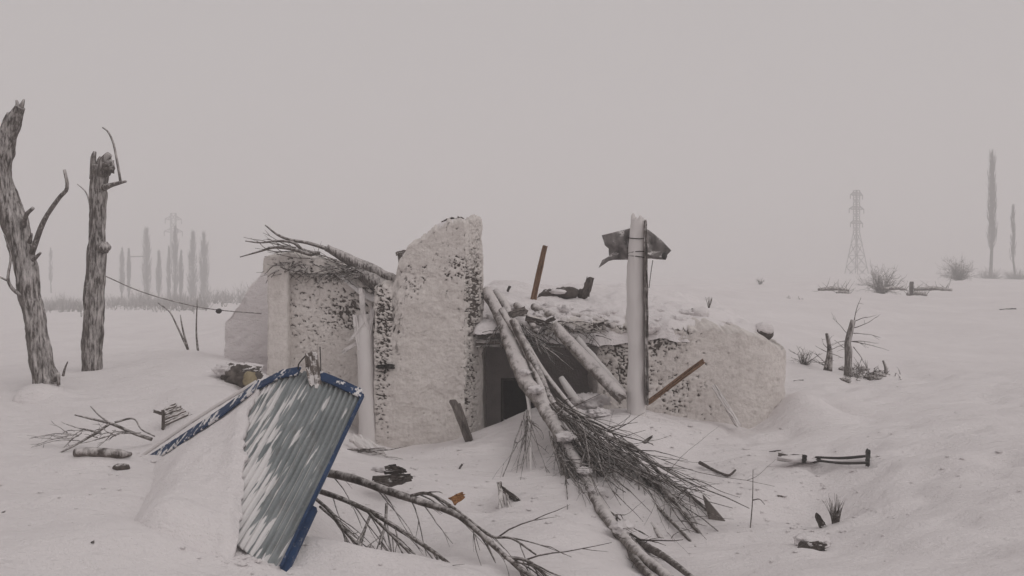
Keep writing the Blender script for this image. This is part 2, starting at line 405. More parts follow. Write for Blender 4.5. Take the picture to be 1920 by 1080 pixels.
# ------------------------------------------------------------------ the ruined house
house = thing('ruined_house', 'low mud house in ruins, walls plastered with wind-blown snow, one tall broken wall', 'house', (0.4, 12.4, 0))
SPECK = [  # px, py, rx, ry, density: bare mud between the crust, and the painted shade of a recess
 (893, 560, 22, 150, 1.0), (885, 720, 15, 90, 0.85), (862, 490, 40, 45, 0.40), (880, 440, 32, 24, 0.45),
 (770, 530, 34, 40, 0.5), (722, 600, 26, 60, 0.95), (716, 720, 16, 110, 0.6), (720, 800, 14, 40, 0.45),  # last three paint the shaded recess down the tall wall's left edge
 (600, 520, 60, 22, 0.6), (650, 590, 55, 45, 0.75), (590, 640, 45, 90, 0.35), (560, 500, 40, 28, 0.5), (700, 545, 45, 26, 0.8),
 (1160, 640, 60, 50, 0.85), (1240, 635, 50, 45, 0.95), (1255, 740, 60, 55, 0.6), (1190, 700, 60, 60, 0.8), (1330, 770, 70, 30, 0.35), (1320, 700, 45, 50, 0.22),
 (1120, 620, 60, 20, 0.75), (1240, 612, 60, 16, 1.0), (1290, 740, 50, 40, 0.4), (560, 600, 30, 90, 0.35), (620, 700, 50, 40, 0.25), (840, 470, 40, 40, 0.3), (1430, 625, 25, 12, 0.4),
]
def dens(px, py):
    d = np.zeros_like(px)
    for cx, cy, rx, ry, k in SPECK:
        q = ((px - cx) / rx) ** 2 + ((py - cy) / ry) ** 2
        d = np.maximum(d, k * np.exp(-q * 0.9))
    return d
def mud_wall(name, loop, z0, top, res=0.018, bulge=0.036, amp=0.045, plain=False, seed=0.0, parent=None, round_=0.07, rag_=0.12, mat=None):
    loop = np.asarray(loop, float); n = len(loop); pts = []
    for i in range(n):
        a, b = loop[i], loop[(i + 1) % n]; k = max(2, int(np.linalg.norm(b - a) / res))
        pts += [a + (b - a) * j / k for j in range(k)]
    p = np.array(pts)
    for _ in range(max(1, int(0.05 / res))): p = 0.5 * p + 0.25 * (np.roll(p, 1, 0) + np.roll(p, -1, 0))
    tg = np.roll(p, -1, 0) - np.roll(p, 1, 0); nr = np.stack([tg[:, 1], -tg[:, 0]], 1); nr /= np.linalg.norm(nr, axis=1)[:, None] + 1e-9
    c = p.mean(0)
    if ((p - c) * nr).sum(1).mean() < 0: nr = -nr
    zt = np.array([top(q[0], q[1]) for q in p])
    zt = zt + 0.16 * fbm(p[:, 0] * 4 + seed, p[:, 1] * 4, seed, 3) + rag_ * fbm(p[:, 0] * 13, p[:, 1] * 13, seed, 4, 0.7)
    H = (zt - z0).max(); m = int(H / res) + 2
    V = []; Nn = []
    for v in np.linspace(0, 1, m):
        V.append(np.column_stack([p, z0 + v * (zt - z0)])); Nn.append(np.column_stack([nr, np.zeros(len(p))]))
    th = min(0.5, 0.5 * np.ptp((p - c) @ np.array([0, 1.0])))
    for q, dz in ((0.15, 0.6), (0.4, 1.0), (0.75, 1.15), (1.0, 1.2)):   # rounded top closing on the middle line
        ctr = np.column_stack([p[:, 0] * (1 - 0.12 * q) + c[0] * 0.12 * q, p[:, 1] * (1 - q) + q * c[1]])
        V.append(np.column_stack([ctr, zt + round_ * dz])); Nn.append(np.tile([0, 0, 1.0], (len(p), 1)))
    V, Nn = np.array(V), np.array(Nn)
    x, y, z = V[..., 0], V[..., 1], V[..., 2]
    px, py = proj(V)
    d = np.zeros_like(px) if plain else dens(px, py) * 0.93
    hi = vnoise(x * 24 + seed, y * 24, z * 40 + 0.4 * x * 24) * 0.36 + vnoise(x * 44, y * 44 + seed, z * 62) * 0.36 + vnoise(x * 80, y * 80 + seed, z * 95) * 0.28
    thr = 0.16 + 0.46 * d + 0.20 * fbm(x * 2.5, y * 2.5, z * 2.5 + seed, 3) * (d > 0.06)
    rime = sstep(thr - 0.07, thr + 0.07, hi) if not plain else np.ones_like(px)
    disp = bulge * 2 * fbm(x * 1.6 + seed, y * 1.6, z * 1.6, 3) + amp * (rime - 1) + 0.034 * fbm(x * 9, y * 9, z * 14 + seed, 4, 0.6) + 0.02 * d * (hi - 0.5)
    lay = fbm(x * 1.7 + seed, y * 1.7, z * 1.9, 4, 0.5); disp = disp - 0.010 * sstep(0.05, 0.075, lay) - 0.012 * sstep(0.12, 0.14, lay)
    V = V + Nn * disp[..., None]
    mb = MB().grid(V, rime, closed=True)
    return mb.build(name, mat or M['wall'], parent or house, attr='rime')

def lerp_top(xs, zs): return lambda x, y: float(np.interp(x, xs, zs))
def zy(py, d): return HC - (py - HZ) / F * d
# tall broken wall
BW = mud_wall('broken_wall', [(-1.86, 12.0), (-0.62, 11.9), (-0.40, 12.35), (-0.42, 12.62), (-1.86, 12.62)], -0.4,
         lerp_top([-1.9, -1.62, -1.53, -1.42, -1.28, -1.16, -1.05, -0.92, -0.80, -0.50, -0.38], [2.0, 2.06, 2.42, 2.55, 2.62, 2.70, 2.80, 2.90, 2.95, 2.97, 2.95]), res=0.012, seed=1.3)
# left block: wall, corner pier and crumbling top
LW = mud_wall('left_wall', [(-3.34, 12.55), (-1.78, 12.55), (-1.78, 13.05), (-3.34, 13.05)], -0.3,
         lerp_top([-3.4, -2.6, -2.3, -1.95, -1.7], [2.40, 2.38, 2.25, 2.0, 1.94]), res=0.0125, seed=4.1)
mud_wall('corner_pier', [(-3.42, 12.40), (-3.14, 12.40), (-3.14, 12.75), (-3.42, 12.75)], -0.2, lambda x, y: 2.30, res=0.03, plain=True, seed=2.2)
mud_wall('parapet', [(-3.50, 12.42), (-2.40, 12.42), (-2.40, 13.1), (-3.50, 13.1)], 2.26, lerp_top([-3.5, -3.1, -2.7, -2.4], [2.46, 2.52, 2.46, 2.34]), res=0.018, seed=7.7, amp=0.06, round_=0.05)
mud_wall('side_wall', [(-4.55, 14.0), (-3.55, 13.9), (-3.2, 13.1), (-3.2, 14.6), (-4.5, 14.6)], -0.2,
         lerp_top([-4.6, -4.45, -4.2, -3.85, -3.2], [1.42, 1.56, 1.95, 2.34, 2.36]), res=0.03, plain=True, seed=6.1, round_=0.05, mat=M['snow'], rag_=0.05)
# porch: back wall built round the dark doorway, left cheek
def slab(name, x0, x1, y0, y1, z0, z1, mat, seed, parent=house):
    nx, nz = max(4, int((x1 - x0) / 0.06)), max(4, int((z1 - z0) / 0.06))
    gx_, gz_ = np.linspace(x0, x1, nx), np.linspace(z0, z1, nz)
    a, b = np.meshgrid(gx_, gz_, indexing='xy')
    f = np.stack([a, y0 + 0.03 * fbm(a * 4 + seed, b * 4, seed, 3), b], -1)
    k = np.stack([a, np.full_like(a, y1), b], -1)
    mb = MB(); mb.grid(f)
    mb.grid(k[:, ::-1]); mb.grid(np.stack([f[0], k[0]])); mb.grid(np.stack([k[-1], f[-1]])); mb.grid(np.stack([f[:, 0], k[:, 0]])); mb.grid(np.stack([k[:, -1], f[:, -1]]))
    return mb.build(name, mat, parent)
yb = 13.6
xl, xr, zt_ = (940 - 960) / F * yb, (1014 - 960) / F * yb, zy(710, yb)
slab('porch_wall', -0.62, xl, yb, yb + 0.22, -0.5, 1.5, M['porch'], 1.1)
slab('porch_wall', xr, 1.62, yb + 0.002, yb + 0.222, -0.5, 1.5, M['porch'], 2.7)
slab('porch_wall', xl, xr, yb + 0.004, yb + 0.224, zt_, 1.5, M['porch'], 3.3)
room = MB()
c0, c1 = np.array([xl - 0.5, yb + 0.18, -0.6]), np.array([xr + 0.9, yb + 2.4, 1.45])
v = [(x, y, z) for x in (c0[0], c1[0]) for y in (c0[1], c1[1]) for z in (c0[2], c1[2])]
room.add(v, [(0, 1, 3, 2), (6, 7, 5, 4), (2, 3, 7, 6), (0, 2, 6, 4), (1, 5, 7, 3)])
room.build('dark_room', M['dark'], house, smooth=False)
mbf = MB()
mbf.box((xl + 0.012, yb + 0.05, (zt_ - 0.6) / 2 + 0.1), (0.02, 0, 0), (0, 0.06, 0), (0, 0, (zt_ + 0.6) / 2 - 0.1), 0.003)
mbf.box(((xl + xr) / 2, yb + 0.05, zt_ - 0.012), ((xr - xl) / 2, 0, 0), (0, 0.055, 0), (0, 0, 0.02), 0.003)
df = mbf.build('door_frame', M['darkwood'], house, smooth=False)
mud_wall('porch_cheek', [(-0.66, 12.3), (-0.42, 12.3), (-0.40, 13.7), (-0.66, 13.7)], -0.3, lambda x, y: 1.40, res=0.04, plain=True, seed=9.1)
# right wing
mud_wall('front_wall', [(1.16, 12.16), (3.1, 12.0), (3.45, 12.06), (3.72, 12.25), (3.90, 12.6), (3.94, 14.6), (1.16, 14.6)], -0.3,
         lerp_top([1.1, 1.5, 2.4, 3.0, 3.4, 3.8], [1.50, 1.52, 1.49, 1.46, 1.36, 1.18]), res=0.0165, seed=11.3, round_=0.09)
# lintel beam over the porch and the mud roof edge above it
mb = MB(); mb.plank((-0.5, 12.22, 1.30), (1.3, 12.24, 1.30), 0.11, 0.14, face=(0, -1, 0), seg=14)
mb.build('lintel_beam', M['greyf'], house)
for i, x in enumerate(np.linspace(-0.25, 1.15, 7)):      # round roof poles, their ends showing under the edge
    mb = MB(); mb.tube(catmull([(x, 12.12, 1.42), (x + 0.01, 12.9, 1.43), (x, 13.7, 1.42)], 3), 0.05, 7, 0.15)
    mb.build('roof_pole', M['greyf'], house)
mud_wall('roof_edge', [(-0.55, 12.15), (1.3, 12.1), (1.3, 14.6), (-0.55, 14.6)], 1.45, lambda x, y: 1.58, res=0.03, seed=13.7, amp=0.05, round_=0.03)
mb = MB()
for i in range(110):
    a = np.array([random.uniform(-0.3, 1.25), random.uniform(12.0, 12.25), random.uniform(1.40, 1.60)])
    d_ = np.array([random.uniform(-1, 1), random.uniform(-1.0, -0.1), random.uniform(-1.1, 0.2)]); p_ = [a, a + d_ * 0.10, a + d_ * 0.22 + np.array([0, 0, -0.03])]
    mb.tube(p_, [random.uniform(0.005, 0.012), 0.004], 4)
tag(mb.build('reed_ends', M['twig_frost'], house), kind='stuff')
# snow lying on the roof
def roof_h(x, y):
    px = (x - 1.6) / 2.9; py_ = (y - 12.0) / 4.2
    z = 1.52 + 0.52 * np.clip(py_ * 1.35, 0, 1) ** 0.8 - 0.38 * sstep(0.1, 1.0, px) + 0.10 * (1 - sstep(-0.95, -0.3, px))
    z = z + 0.20 * fbm(x * 1.5, y * 1.5, 2.2, 3) + 0.16 * fbm(x * 3.6, y * 3.6, 5.2, 4)
    return z
nx, ny = 180, 120
sx_ = np.linspace(-1, 1, nx); ty = np.linspace(0, 1, ny)
RX, RY = np.meshgrid(sx_, ty, indexing='xy')
xx = 1.62 + 2.15 * RX; yy = 12.06 + 4.6 * RY
xx = xx - 0.3 * sstep(0.75, 1, RX) * (1 - sstep(0, 0.25, RY))
yy = yy + 0.14 * fbm(xx * 2.2, 0.3, 7.7, 3) * (1 - RY) + 0.10 * fbm(xx * 7, 0.3, 2.7, 2) * (1 - RY)
edge = np.minimum.reduce([(1 + RX) * 8, (1 - RX) * 8, RY * 16 + 0.0, (1 - RY) * 4]); edge = np.clip(edge, 0, 1)
hh = roof_h(xx, yy); zz = hh - 0.20 * (1 - np.sqrt(1 - (1 - edge) ** 2))
MB().grid(np.stack([xx, yy, zz], -1)).build('roof_snow', M['snow'], house)
for a, b, r_ in (((930, 548, 13.0), (960, 606, 12.0), 0.06), ((968, 572, 12.9), (1000, 612, 11.95), 0.05), ((1000, 575, 13.0), (1075, 618, 12.0), 0.05), ((1065, 590, 12.7), (1150, 612, 12.05), 0.045), ((935, 600, 12.3), (1010, 622, 11.98), 0.045)):
    m_ = (P(*a) + P(*b)) / 2 + np.array([0.02, 0, 0.02]); MB().tube(catmull([P(*a), m_, P(*b)], 6), [r_, r_ * 1.1, r_ * 0.8], 9, 0.25).build('broken_rafter', M['bark_white'], house)
for i in range(30):
    q = P(random.uniform(925, 1300), 0, random.uniform(12.1, 13.2)); q[2] = float(roof_h(q[0], q[1])) - 0.02
    MB().lump(q, random.uniform(0.05, 0.13), 14, 0.8, (1.4, 1.2, 0.7)).build('snow_clod', M['snow'], house)
# snow caught in the saddle beside the tall wall and along the left top
def drift_strip(name, pts, w, h, parent, k=10, n=8):
    p = catmull(pts, n); mb = MB(); ws = np.linspace(-1, 1, k); V = []
    for i, q in enumerate(p):
        e = min(1, i / 4, (len(p) - 1 - i) / 4)
        ww = w * (0.35 + 0.65 * e) * (1 + 0.5 * float(fbm(q[0] * 5, q[1] * 5, 1.1, 2)))
        V.append([q + np.array([0, a * ww, h * (1 - a * a) * (0.3 + 0.7 * e) + 0.03 * float(fbm(q[0] * 7, a * 3, 2.2, 2)) - 0.075]) for a in ws])
    return mb.grid(np.array(V)).build(name, M['snow'], parent)
drift_strip('snow_cap', [P(632, 500, 12.75), P(665, 528, 12.75), P(700, 552, 12.75), P(738, 556, 12.7), P(752, 530, 12.6)], 0.30, 0.14, LW)
drift_strip('snow_cap', [P(752, 485, 12.3), P(785, 456, 12.3), P(815, 428, 12.3), P(850, 414, 12.3), P(895, 414, 12.3)], 0.34, 0.10, BW)

# ------------------------------------------------------------------ growing twigs
def rv(s): return RNG.normal(0, s, 3)
def twig(mb, a, d, Ln, r, n=5, wob=0.12, droop=0.0, k=4, forks=0, fl=0.5, sp=0.45):
    p = [np.asarray(a, float)]; d = np.asarray(d, float) / (np.linalg.norm(d) + 1e-9)
    for i in range(n):
        d = d + rv(wob) + np.array([0, 0, -droop]); d /= np.linalg.norm(d)
        p.append(p[-1] + d * Ln / n)
    mb.tube(p, [r, r * 0.3], k)
    for _ in range(forks):
        i = random.randint(1, n - 1); t = p[i + 1] - p[i]; t /= np.linalg.norm(t)
        twig(mb, p[i], t + rv(sp), Ln * fl * random.uniform(0.5, 1.1) * (1 - 0.4 * i / n), r * 0.55, max(3, n - 1), wob, droop, k, max(0, forks - 2), fl, sp)
    return np.array(p)
def limb(path, rad, name, mat, parent, k=9, rough=0.2, n=6, fiss=0.0):
    q = catmull(path, n); return MB().tube(q, rad, k, rough, fiss=fiss).build(name, mat, parent), q

# ------------------------------------------------------------------ the two snapped trees on the left
t1 = thing('broken_tree', 'thick leaning tree trunk snapped off at the top, at the left edge', 'tree', P(88, 728, 10.5))
path = PP([(92, 745, 10.5), (80, 690, 10.5), (58, 560, 10.5), (35, 440, 10.5), (8, 350, 10.45), (6, 290, 10.4), (22, 235, 10.35), (38, 200, 10.3)])
T1, _ = limb(path, [0.165, 0.125, 0.125, 0.14, 0.125, 0.115, 0.095, 0.055], 'trunk', M['bark'], t1, 44, 0.24, 18, 0.16)
for a, rr in (([(28, 225, 10.35), (33, 200, 10.3), (31, 188, 10.3)], [0.04, 0.012]), ([(36, 215, 10.32), (42, 195, 10.3), (45, 186, 10.3)], [0.035, 0.01]),
              ([(10, 270, 10.4), (8, 235, 10.35), (16, 212, 10.3)], [0.05, 0.02])):
    limb(PP(a), rr, 'splinter', M['bark'], T1, 6, 0.2, 3)
for a, rr in (([(60, 475, 10.45), (82, 415, 10.3), (110, 372, 10.2), (126, 352, 10.15), (121, 318, 10.1)], [0.035, 0.026, 0.022, 0.016]),
              ([(44, 425, 10.4), (50, 402, 10.3), (62, 390, 10.25)], [0.03, 0.02]),
              ([(62, 488, 10.4), (76, 474, 10.3)], [0.025, 0.014]), ([(55, 455, 10.4), (60, 438, 10.35)], [0.03, 0.012]),
              ([(40, 555, 10.4), (22, 540, 10.35), (15, 520, 10.3), (20, 480, 10.3), (8, 440, 10.3)], [0.022, 0.016, 0.008]),
              ([(18, 528, 10.33), (-10, 515, 10.3)], [0.014, 0.008]),
              ([(100, 715, 10.4), (108, 700, 10.4), (110, 722, 10.4)], [0.03, 0.02])):
    limb(PP(a), rr, 'branch', M['bark'], t1, 7, 0.15, 4)
# snow heaped round the foot
MB().lump(P(80, 735, 10.4) - np.array([0, 0, 0.12]), 0.3, 12, 0.15, (1.1, 1, 0.75)).build('snow_collar', M['snow'], t1)
t2 = thing('broken_tree', 'upright snapped tree trunk with a knot and a thin bent shoot at its top', 'tree', P(172, 692, 12))
path = PP([(172, 705, 12), (174, 640, 12), (178, 560, 12), (180, 490, 12), (183, 430, 12), (184, 370, 12), (190, 310, 12)])
T2K, _ = limb(path, [0.135, 0.135, 0.13, 0.125, 0.10, 0.115, 0.12], 'trunk', M['bark'], t2, 44, 0.22, 18, 0.16)
for a, rr in (([(178, 335, 12), (175, 300, 11.95), (178, 284, 11.95)], [0.07, 0.04, 0.02]), ([(192, 330, 11.95), (196, 302, 11.9), (206, 288, 11.9)], [0.075, 0.07, 0.04]),
              ([(186, 330, 11.98), (187, 305, 11.95), (190, 294, 11.95)], [0.06, 0.03])):
    limb(PP(a), rr, 'splinter', M['bark'], T2K, 8, 0.3, 4)
MB().lump(P(203, 312, 11.88), 0.07, 16, 0.9, (1, 1, 1.3)).build('knot', M['twig'], T2K)
MB().lump(P(194, 464, 11.92), 0.085, 12, 0.5, (1, 1, 0.9)).build('knot', M['bark'], T2K)
for a, rr in (([(195, 352, 11.9), (212, 346, 11.8), (236, 340, 11.7)], [0.045, 0.03, 0.016]), ([(226, 340, 11.75), (221, 310, 11.7), (213, 270, 11.7), (203, 248, 11.7), (192, 239, 11.7)], [0.018, 0.014, 0.008]),
              ([(168, 480, 12), (170, 430, 12.1), (169, 390, 12.2), (162, 362, 12.3), (145, 345, 12.3)], [0.016, 0.012, 0.006])):
    limb(PP(a), rr, 'branch', M['bark'], t2, 7, 0.15, 4)
MB().lump(P(172, 700, 11.9) - np.array([0, 0, 0.12]), 0.2, 12, 0.15, (1.2, 1, 0.7)).build('snow_collar', M['snow'], t2)
# cable strung from the second trunk to the house, with a clamp on it
q = catmull(PP([(192, 515, 12), (260, 545, 12.3), (330, 566, 12.6), (400, 580, 13), (490, 588, 13.6)]), 8)
cb = MB().tube(q, 0.007, 6).build('slack_cable', M['twig_frost'], None, q[0])
tag(cb, 'slack dark cable strung between the upright trunk and the house', 'cable')
mb = MB(); mb.lump(P(410, 583, 13.0), 0.036, 8, 0.3, (1.3, 0.8, 1)); mb.build('clamp', M['iron'], cb)
sp = thing('thin_sapling', 'pair of thin bare stems leaning in the snow behind the left drift', 'sapling', P(355, 665, 15))
for a in ([(358, 668, 15), (345, 640, 15), (332, 612, 15), (318, 585, 15), (296, 568, 15)], [(372, 668, 15), (368, 620, 15), (370, 560, 15)], [(352, 655, 15), (342, 615, 15), (338, 590, 15)]):
    limb(PP(a), [0.022, 0.008], 'stem', M['twig'], sp, 5, 0.1, 4)
tg_ = thing('thin_sapling', 'short dark shoot poking up between the two snapped trunks', 'sapling', P(120, 700, 11))
limb(PP([(118, 705, 11), (122, 690, 11), (127, 678, 11)]), [0.018, 0.007], 'stem', M['twig'], tg_, 5, 0.1, 4)
# ------------------------------------------------------------------ brushwood and the broken bough lying over the left wall
bt = thing('fallen_bough', 'broken bough with bare twigs lying over the top of the left wall', 'branch', P(660, 500, 12.6))
limb(PP([(612, 464, 12.45), (650, 485, 12.5), (700, 508, 12.55), (745, 530, 12.6)]), [0.05, 0.075, 0.09, 0.09], 'trunk', M['bark'], bt, 12, 0.25, 6)
limb(PP([(655, 500, 12.5), (690, 522, 12.5), (735, 543, 12.55)]), [0.03, 0.11, 0.12], 'trunk', M['bark'], bt, 12, 0.35, 6)
limb(PP([(612, 466, 12.45), (575, 455, 12.4), (545, 450, 12.35), (520, 440, 12.3), (497, 422, 12.25)]), [0.028, 0.022, 0.018, 0.009], 'branch', M['twig'], bt, 7, 0.12, 5)
limb(PP([(600, 475, 12.42), (570, 470, 12.4), (550, 455, 12.35), (520, 452, 12.3), (488, 455, 12.3), (460, 452, 12.3)]), [0.026, 0.022, 0.016, 0.007], 'branch', M['twig'], bt, 7, 0.12, 5)
limb(PP([(585, 478, 12.35), (550, 468, 12.32), (515, 464, 12.3), (485, 472, 12.3), (450, 482, 12.25)]), [0.028, 0.022, 0.016, 0.007], 'branch', M['twig'], bt, 7, 0.12, 5)
mb = MB()
for i in range(26):
    a = P(random.uniform(520, 700), 0, 12.4); x = a[0]; t = (x - P(520, 0, 12.4)[0]) / (P(700, 0, 12.4)[0] - P(520, 0, 12.4)[0])
    a = P(520 + 180 * t, 458 + 52 * t + random.uniform(-6, 16), random.uniform(12.25, 12.7))
    twig(mb, a, (-1, random.uniform(-0.3, 0.3), random.uniform(-0.05, 0.5)), random.uniform(0.25, 0.7), 0.009, 5, 0.13, 0, 4, 1)
tag(mb.build('twigs', M['twig'], bt), kind='stuff')
br = thing('brushwood_layer', 'matted dark brushwood roofing crumbling off the top of the left wall', 'brushwood', P(580, 495, 12.5))
mb = MB()
for i in range(230):
    t = random.random(); a = P(515 + 165 * t, 490 + 22 * random.random() + 10 * t, random.uniform(12.30, 12.75))
    twig(mb, a, (random.choice((-1, 1)), random.uniform(-0.9, 0.3), random.uniform(-0.5, 0.02)), random.uniform(0.08, 0.28), random.uniform(0.006, 0.012), 4, 0.18, 0.06, 4, 0)
tag(mb.build('twigs', M['twig_frost'], br), kind='stuff')

# ------------------------------------------------------------------ post plastered with snow leaning on the left wall, splintered head
pp = thing('leaning_post', 'snow-plastered post with splintered head standing against the left wall', 'post', P(688, 835, 12.1))
limb(PP([(690, 850, 12.05), (688, 740, 12.1), (686, 650, 12.15), (682, 590, 12.2)]), [0.125, 0.12, 0.115, 0.09], 'shaft', M['white_wood'], pp, 12, 0.12, 7)
for a, w_ in (([(684, 640, 12.12), (678, 540, 12.2)], 0.07), ([(690, 640, 12.1), (700, 570, 12.15)], 0.06), ([(676, 660, 12.08), (664, 590, 12.12)], 0.06), ([(692, 620, 12.1), (676, 570, 12.1)], 0.05), ([(640, 662, 12.15), (692, 628, 12.1)], 0.05), ([(655, 640, 12.1), (690, 600, 12.1)], 0.045)):
    MB().plank(P(*a[0]), P(*a[1]), w_, 0.03, ragged=0.10).build('splinter', M['white_wood'], pp)
wr = MB().tube(catmull(PP([(600, 650, 12.4), (601, 700, 12.35), (594, 750, 12.3), (570, 775, 12.25)]), 6), 0.008, 5).build('bent_wire', M['cable'], None, P(570, 775, 12.25))
tag(wr, 'thin bent wire hanging down the left wall behind the blue trimmed sheet', 'wire')
# dark slot and broken beam stubs in the tall wall
for (a, b, w_, lab) in ((((752, 500, 12.05), (750, 474, 12.1)), None, 0.06, 'small broken board end standing in the notch beside the tall wall'),):
    o = MB().plank(P(*a[0]), P(*a[1]), w_, 0.05, ragged=0.03).build('board_stub', M['grey'], None, P(*a[0])); tag(o, lab, 'board')
o = MB().plank(P(742, 476, 12.2), P(772, 470, 12.2), 0.05, 0.04, ragged=0.03).build('board_stub', M['greyf'], None, P(742, 476, 12.2)); tag(o, 'short board lying across the notch beside the tall wall', 'board')
mb = MB(); mb.plank(P(708, 688, 11.98), P(739, 687, 11.94), 0.055, 0.12, ragged=0.01); mb.build('dark_slot', M['cable'], BW)  # near-black plank drawn in place of the dark slot

# splintered board in front of the tall wall
o = thing('splintered_board', 'dark splintered board stuck upright in the snow before the tall wall', 'board', P(888, 850, 11.4))
MB().plank(P(850, 747, 11.45), P(886, 842, 11.4), 0.13, 0.035, ragged=0.10, taper=0.75).build('board', M['grey'], o)
for a in ([(872, 800, 11.38), (895, 862, 11.3)], [(884, 830, 11.38), (906, 872, 11.3)], [(868, 790, 11.4), (888, 838, 11.36)]):
    MB().plank(P(*a[0]), P(*a[1]), 0.03, 0.018, ragged=0.08, taper=0.4).build('splinter', M['darkwood'], o)

# ------------------------------------------------------------------ broken trees fallen out of the porch
ft = thing('fallen_tree', 'long rime-white fallen tree sloping from the porch roof to the foreground', 'tree', P(985, 710, 11.4))
mainp = PP([(912, 545, 12.4), (940, 600, 12.1), (962, 655, 11.8), (985, 712, 11.4), (1022, 765, 10.9), (1060, 830, 10.0), (1095, 895, 9.1), (1135, 965, 7.85), (1190, 1030, 6.8), (1270, 1095, 5.85)])
limb(mainp, [0.075, 0.085, 0.095, 0.108, 0.095, 0.08, 0.068, 0.056, 0.042, 0.03], 'trunk', M['bark_white'], ft, 18, 0.28, 12)
BR = [
 ([(962, 600, 11.9), (985, 650, 11.7), (1010, 700, 11.4), (1035, 755, 11.0), (1080, 800, 10.4), (1150, 850, 9.6)], [0.06, 0.055, 0.05, 0.035], 'bark_mid'),
 ([(985, 715, 11.3), (992, 760, 11.1), (994, 830, 10.3), (996, 900, 9.6)], [0.035, 0.022, 0.010], 'white_wood'),
 ([(1040, 760, 10.9), (1090, 810, 10.2), (1150, 845, 9.6), (1200, 880, 9.1), (1250, 925, 8.5), (1300, 985, 7.9), (1330, 1030, 7.5)], [0.05, 0.04, 0.03, 0.012], 'bark_mid'),
 ([(1050, 800, 10.6), (1120, 870, 9.6), (1180, 940, 8.6), (1230, 1010, 7.8)], [0.04, 0.035, 0.015], 'bark_mid'),
 ([(1090, 790, 10.4), (1130, 815, 10.0), (1195, 843, 9.6), (1240, 890, 9.0), (1300, 935, 8.4), (1335, 965, 8.1)], [0.028, 0.024, 0.010], 'twig'),
 ([(1190, 1015, 7.4), (1240, 1040, 6.6), (1300, 1085, 6.0)], [0.035, 0.028, 0.02], 'twig'),
 ([(1130, 958, 8.0), (1165, 1010, 7.4), (1200, 1060, 6.4), (1230, 1090, 5.95)], [0.04, 0.035, 0.02], 'bark_mid'),
 ([(1040, 830, 10.0), (1062, 890, 9.2), (1090, 950, 8.4)], [0.03, 0.022, 0.010], 'twig'),
]
BR += [
 ([(940, 580, 12.1), (975, 640, 11.8), (1005, 700, 11.4), (1030, 770, 10.8), (1075, 850, 9.8), (1120, 930, 8.7)], [0.045, 0.045, 0.04, 0.02], 'bark_white'),
 ([(985, 640, 11.8), (1015, 690, 11.5), (1045, 730, 11.2), (1085, 775, 10.7), (1140, 815, 10.1)], [0.035, 0.03, 0.015], 'bark_white'),
 ([(1030, 790, 10.7), (1085, 880, 9.5), (1110, 960, 8.4), (1150, 1030, 7.3)], [0.03, 0.022, 0.010], 'bark_mid'),
 ([(1060, 820, 10.2), (1140, 900, 9.1), (1210, 970, 8.1), (1260, 1040, 7.2), (1280, 1070, 6.8)], [0.035, 0.026, 0.010], 'bark_white'),
 ([(1120, 850, 9.7), (1200, 920, 8.7), (1290, 1010, 7.5), (1320, 1055, 7.0)], [0.024, 0.018, 0.008], 'twig_frost'),
]
FB = []
for a, rr, m_ in BR: FB.append(limb(PP(a), rr, 'branch', M[m_], ft, 8, 0.18, 6)[0])
def fan(n, a0, a1, b0, b1, r, Lf=(0.85, 1.05), forks=2, lift=0.0):
    """a sheaf of long twigs from the line a0-a1 towards the line b0-b1"""
    mb = MB(); a0, a1, b0, b1 = [P(*q) for q in (a0, a1, b0, b1)]
    for i in range(n):
        t = random.random(); s = np.clip(t + random.gauss(0, 0.14), 0, 1)
        a = a0 + (a1 - a0) * t + rv(0.04); b = b0 + (b1 - b0) * s + rv(0.10)
        d = b - a; Ln = np.linalg.norm(d) * random.uniform(*Lf) * random.choice((0.45, 0.7, 0.9, 1, 1.1))
        twig(mb, a + np.array([0, 0, lift * random.random()]), d, Ln, r * random.uniform(0.4, 1.3), 8, 0.075, 0.012, 4, forks, 0.5, 0.30)
    return mb
tag(fan(34, (1045, 770, 10.8), (1130, 890, 9.2), (1280, 975, 8.0), (1215, 1030, 7.4), 0.011, lift=0.15).build('twigs', M['twig_frost'], FB[3]), kind='stuff')
tag(fan(16, (1110, 800, 10.2), (1230, 890, 8.9), (1365, 1000, 7.5), (1310, 1055, 7.0), 0.008).build('twigs', M['twig'], FB[2]), kind='stuff')
tag(fan(34, (1035, 770, 10.8), (1120, 890, 9.2), (1225, 960, 8.3), (1180, 1000, 7.8), 0.012, lift=0.15).build('twigs', M['twig'], FB[3]), kind='stuff')
tag(fan(42, (1100, 800, 10.2), (1230, 900, 8.9), (1350, 985, 7.8), (1290, 1030, 7.4), 0.010).build('twigs', M['twig_frost'], FB[2]), kind='stuff')
tag(fan(34, (1035, 810, 10.2), (1080, 900, 9.0), (1075, 940, 8.6), (1150, 1000, 7.7), 0.009).build('twigs', M['twig'], FB[7]), kind='stuff')
tag(fan(16, (985, 770, 11.0), (994, 800, 10.6), (978, 900, 9.7), (1005, 975, 8.6), 0.008, forks=1).build('twigs', M['twig'], FB[1]), kind='stuff')
tag(fan(30, (1130, 960, 8.1), (1190, 1020, 7.3), (1180, 1060, 6.7), (1230, 1090, 6.2), 0.008, forks=1).build('twigs', M['twig'], FB[6]), kind='stuff')
tag(fan(26, (975, 605, 11.95), (1010, 650, 11.8), (1000, 640, 11.8), (1060, 680, 11.7), 0.009, forks=1).build('twigs', M['twig_frost'], FB[0]), kind='stuff')

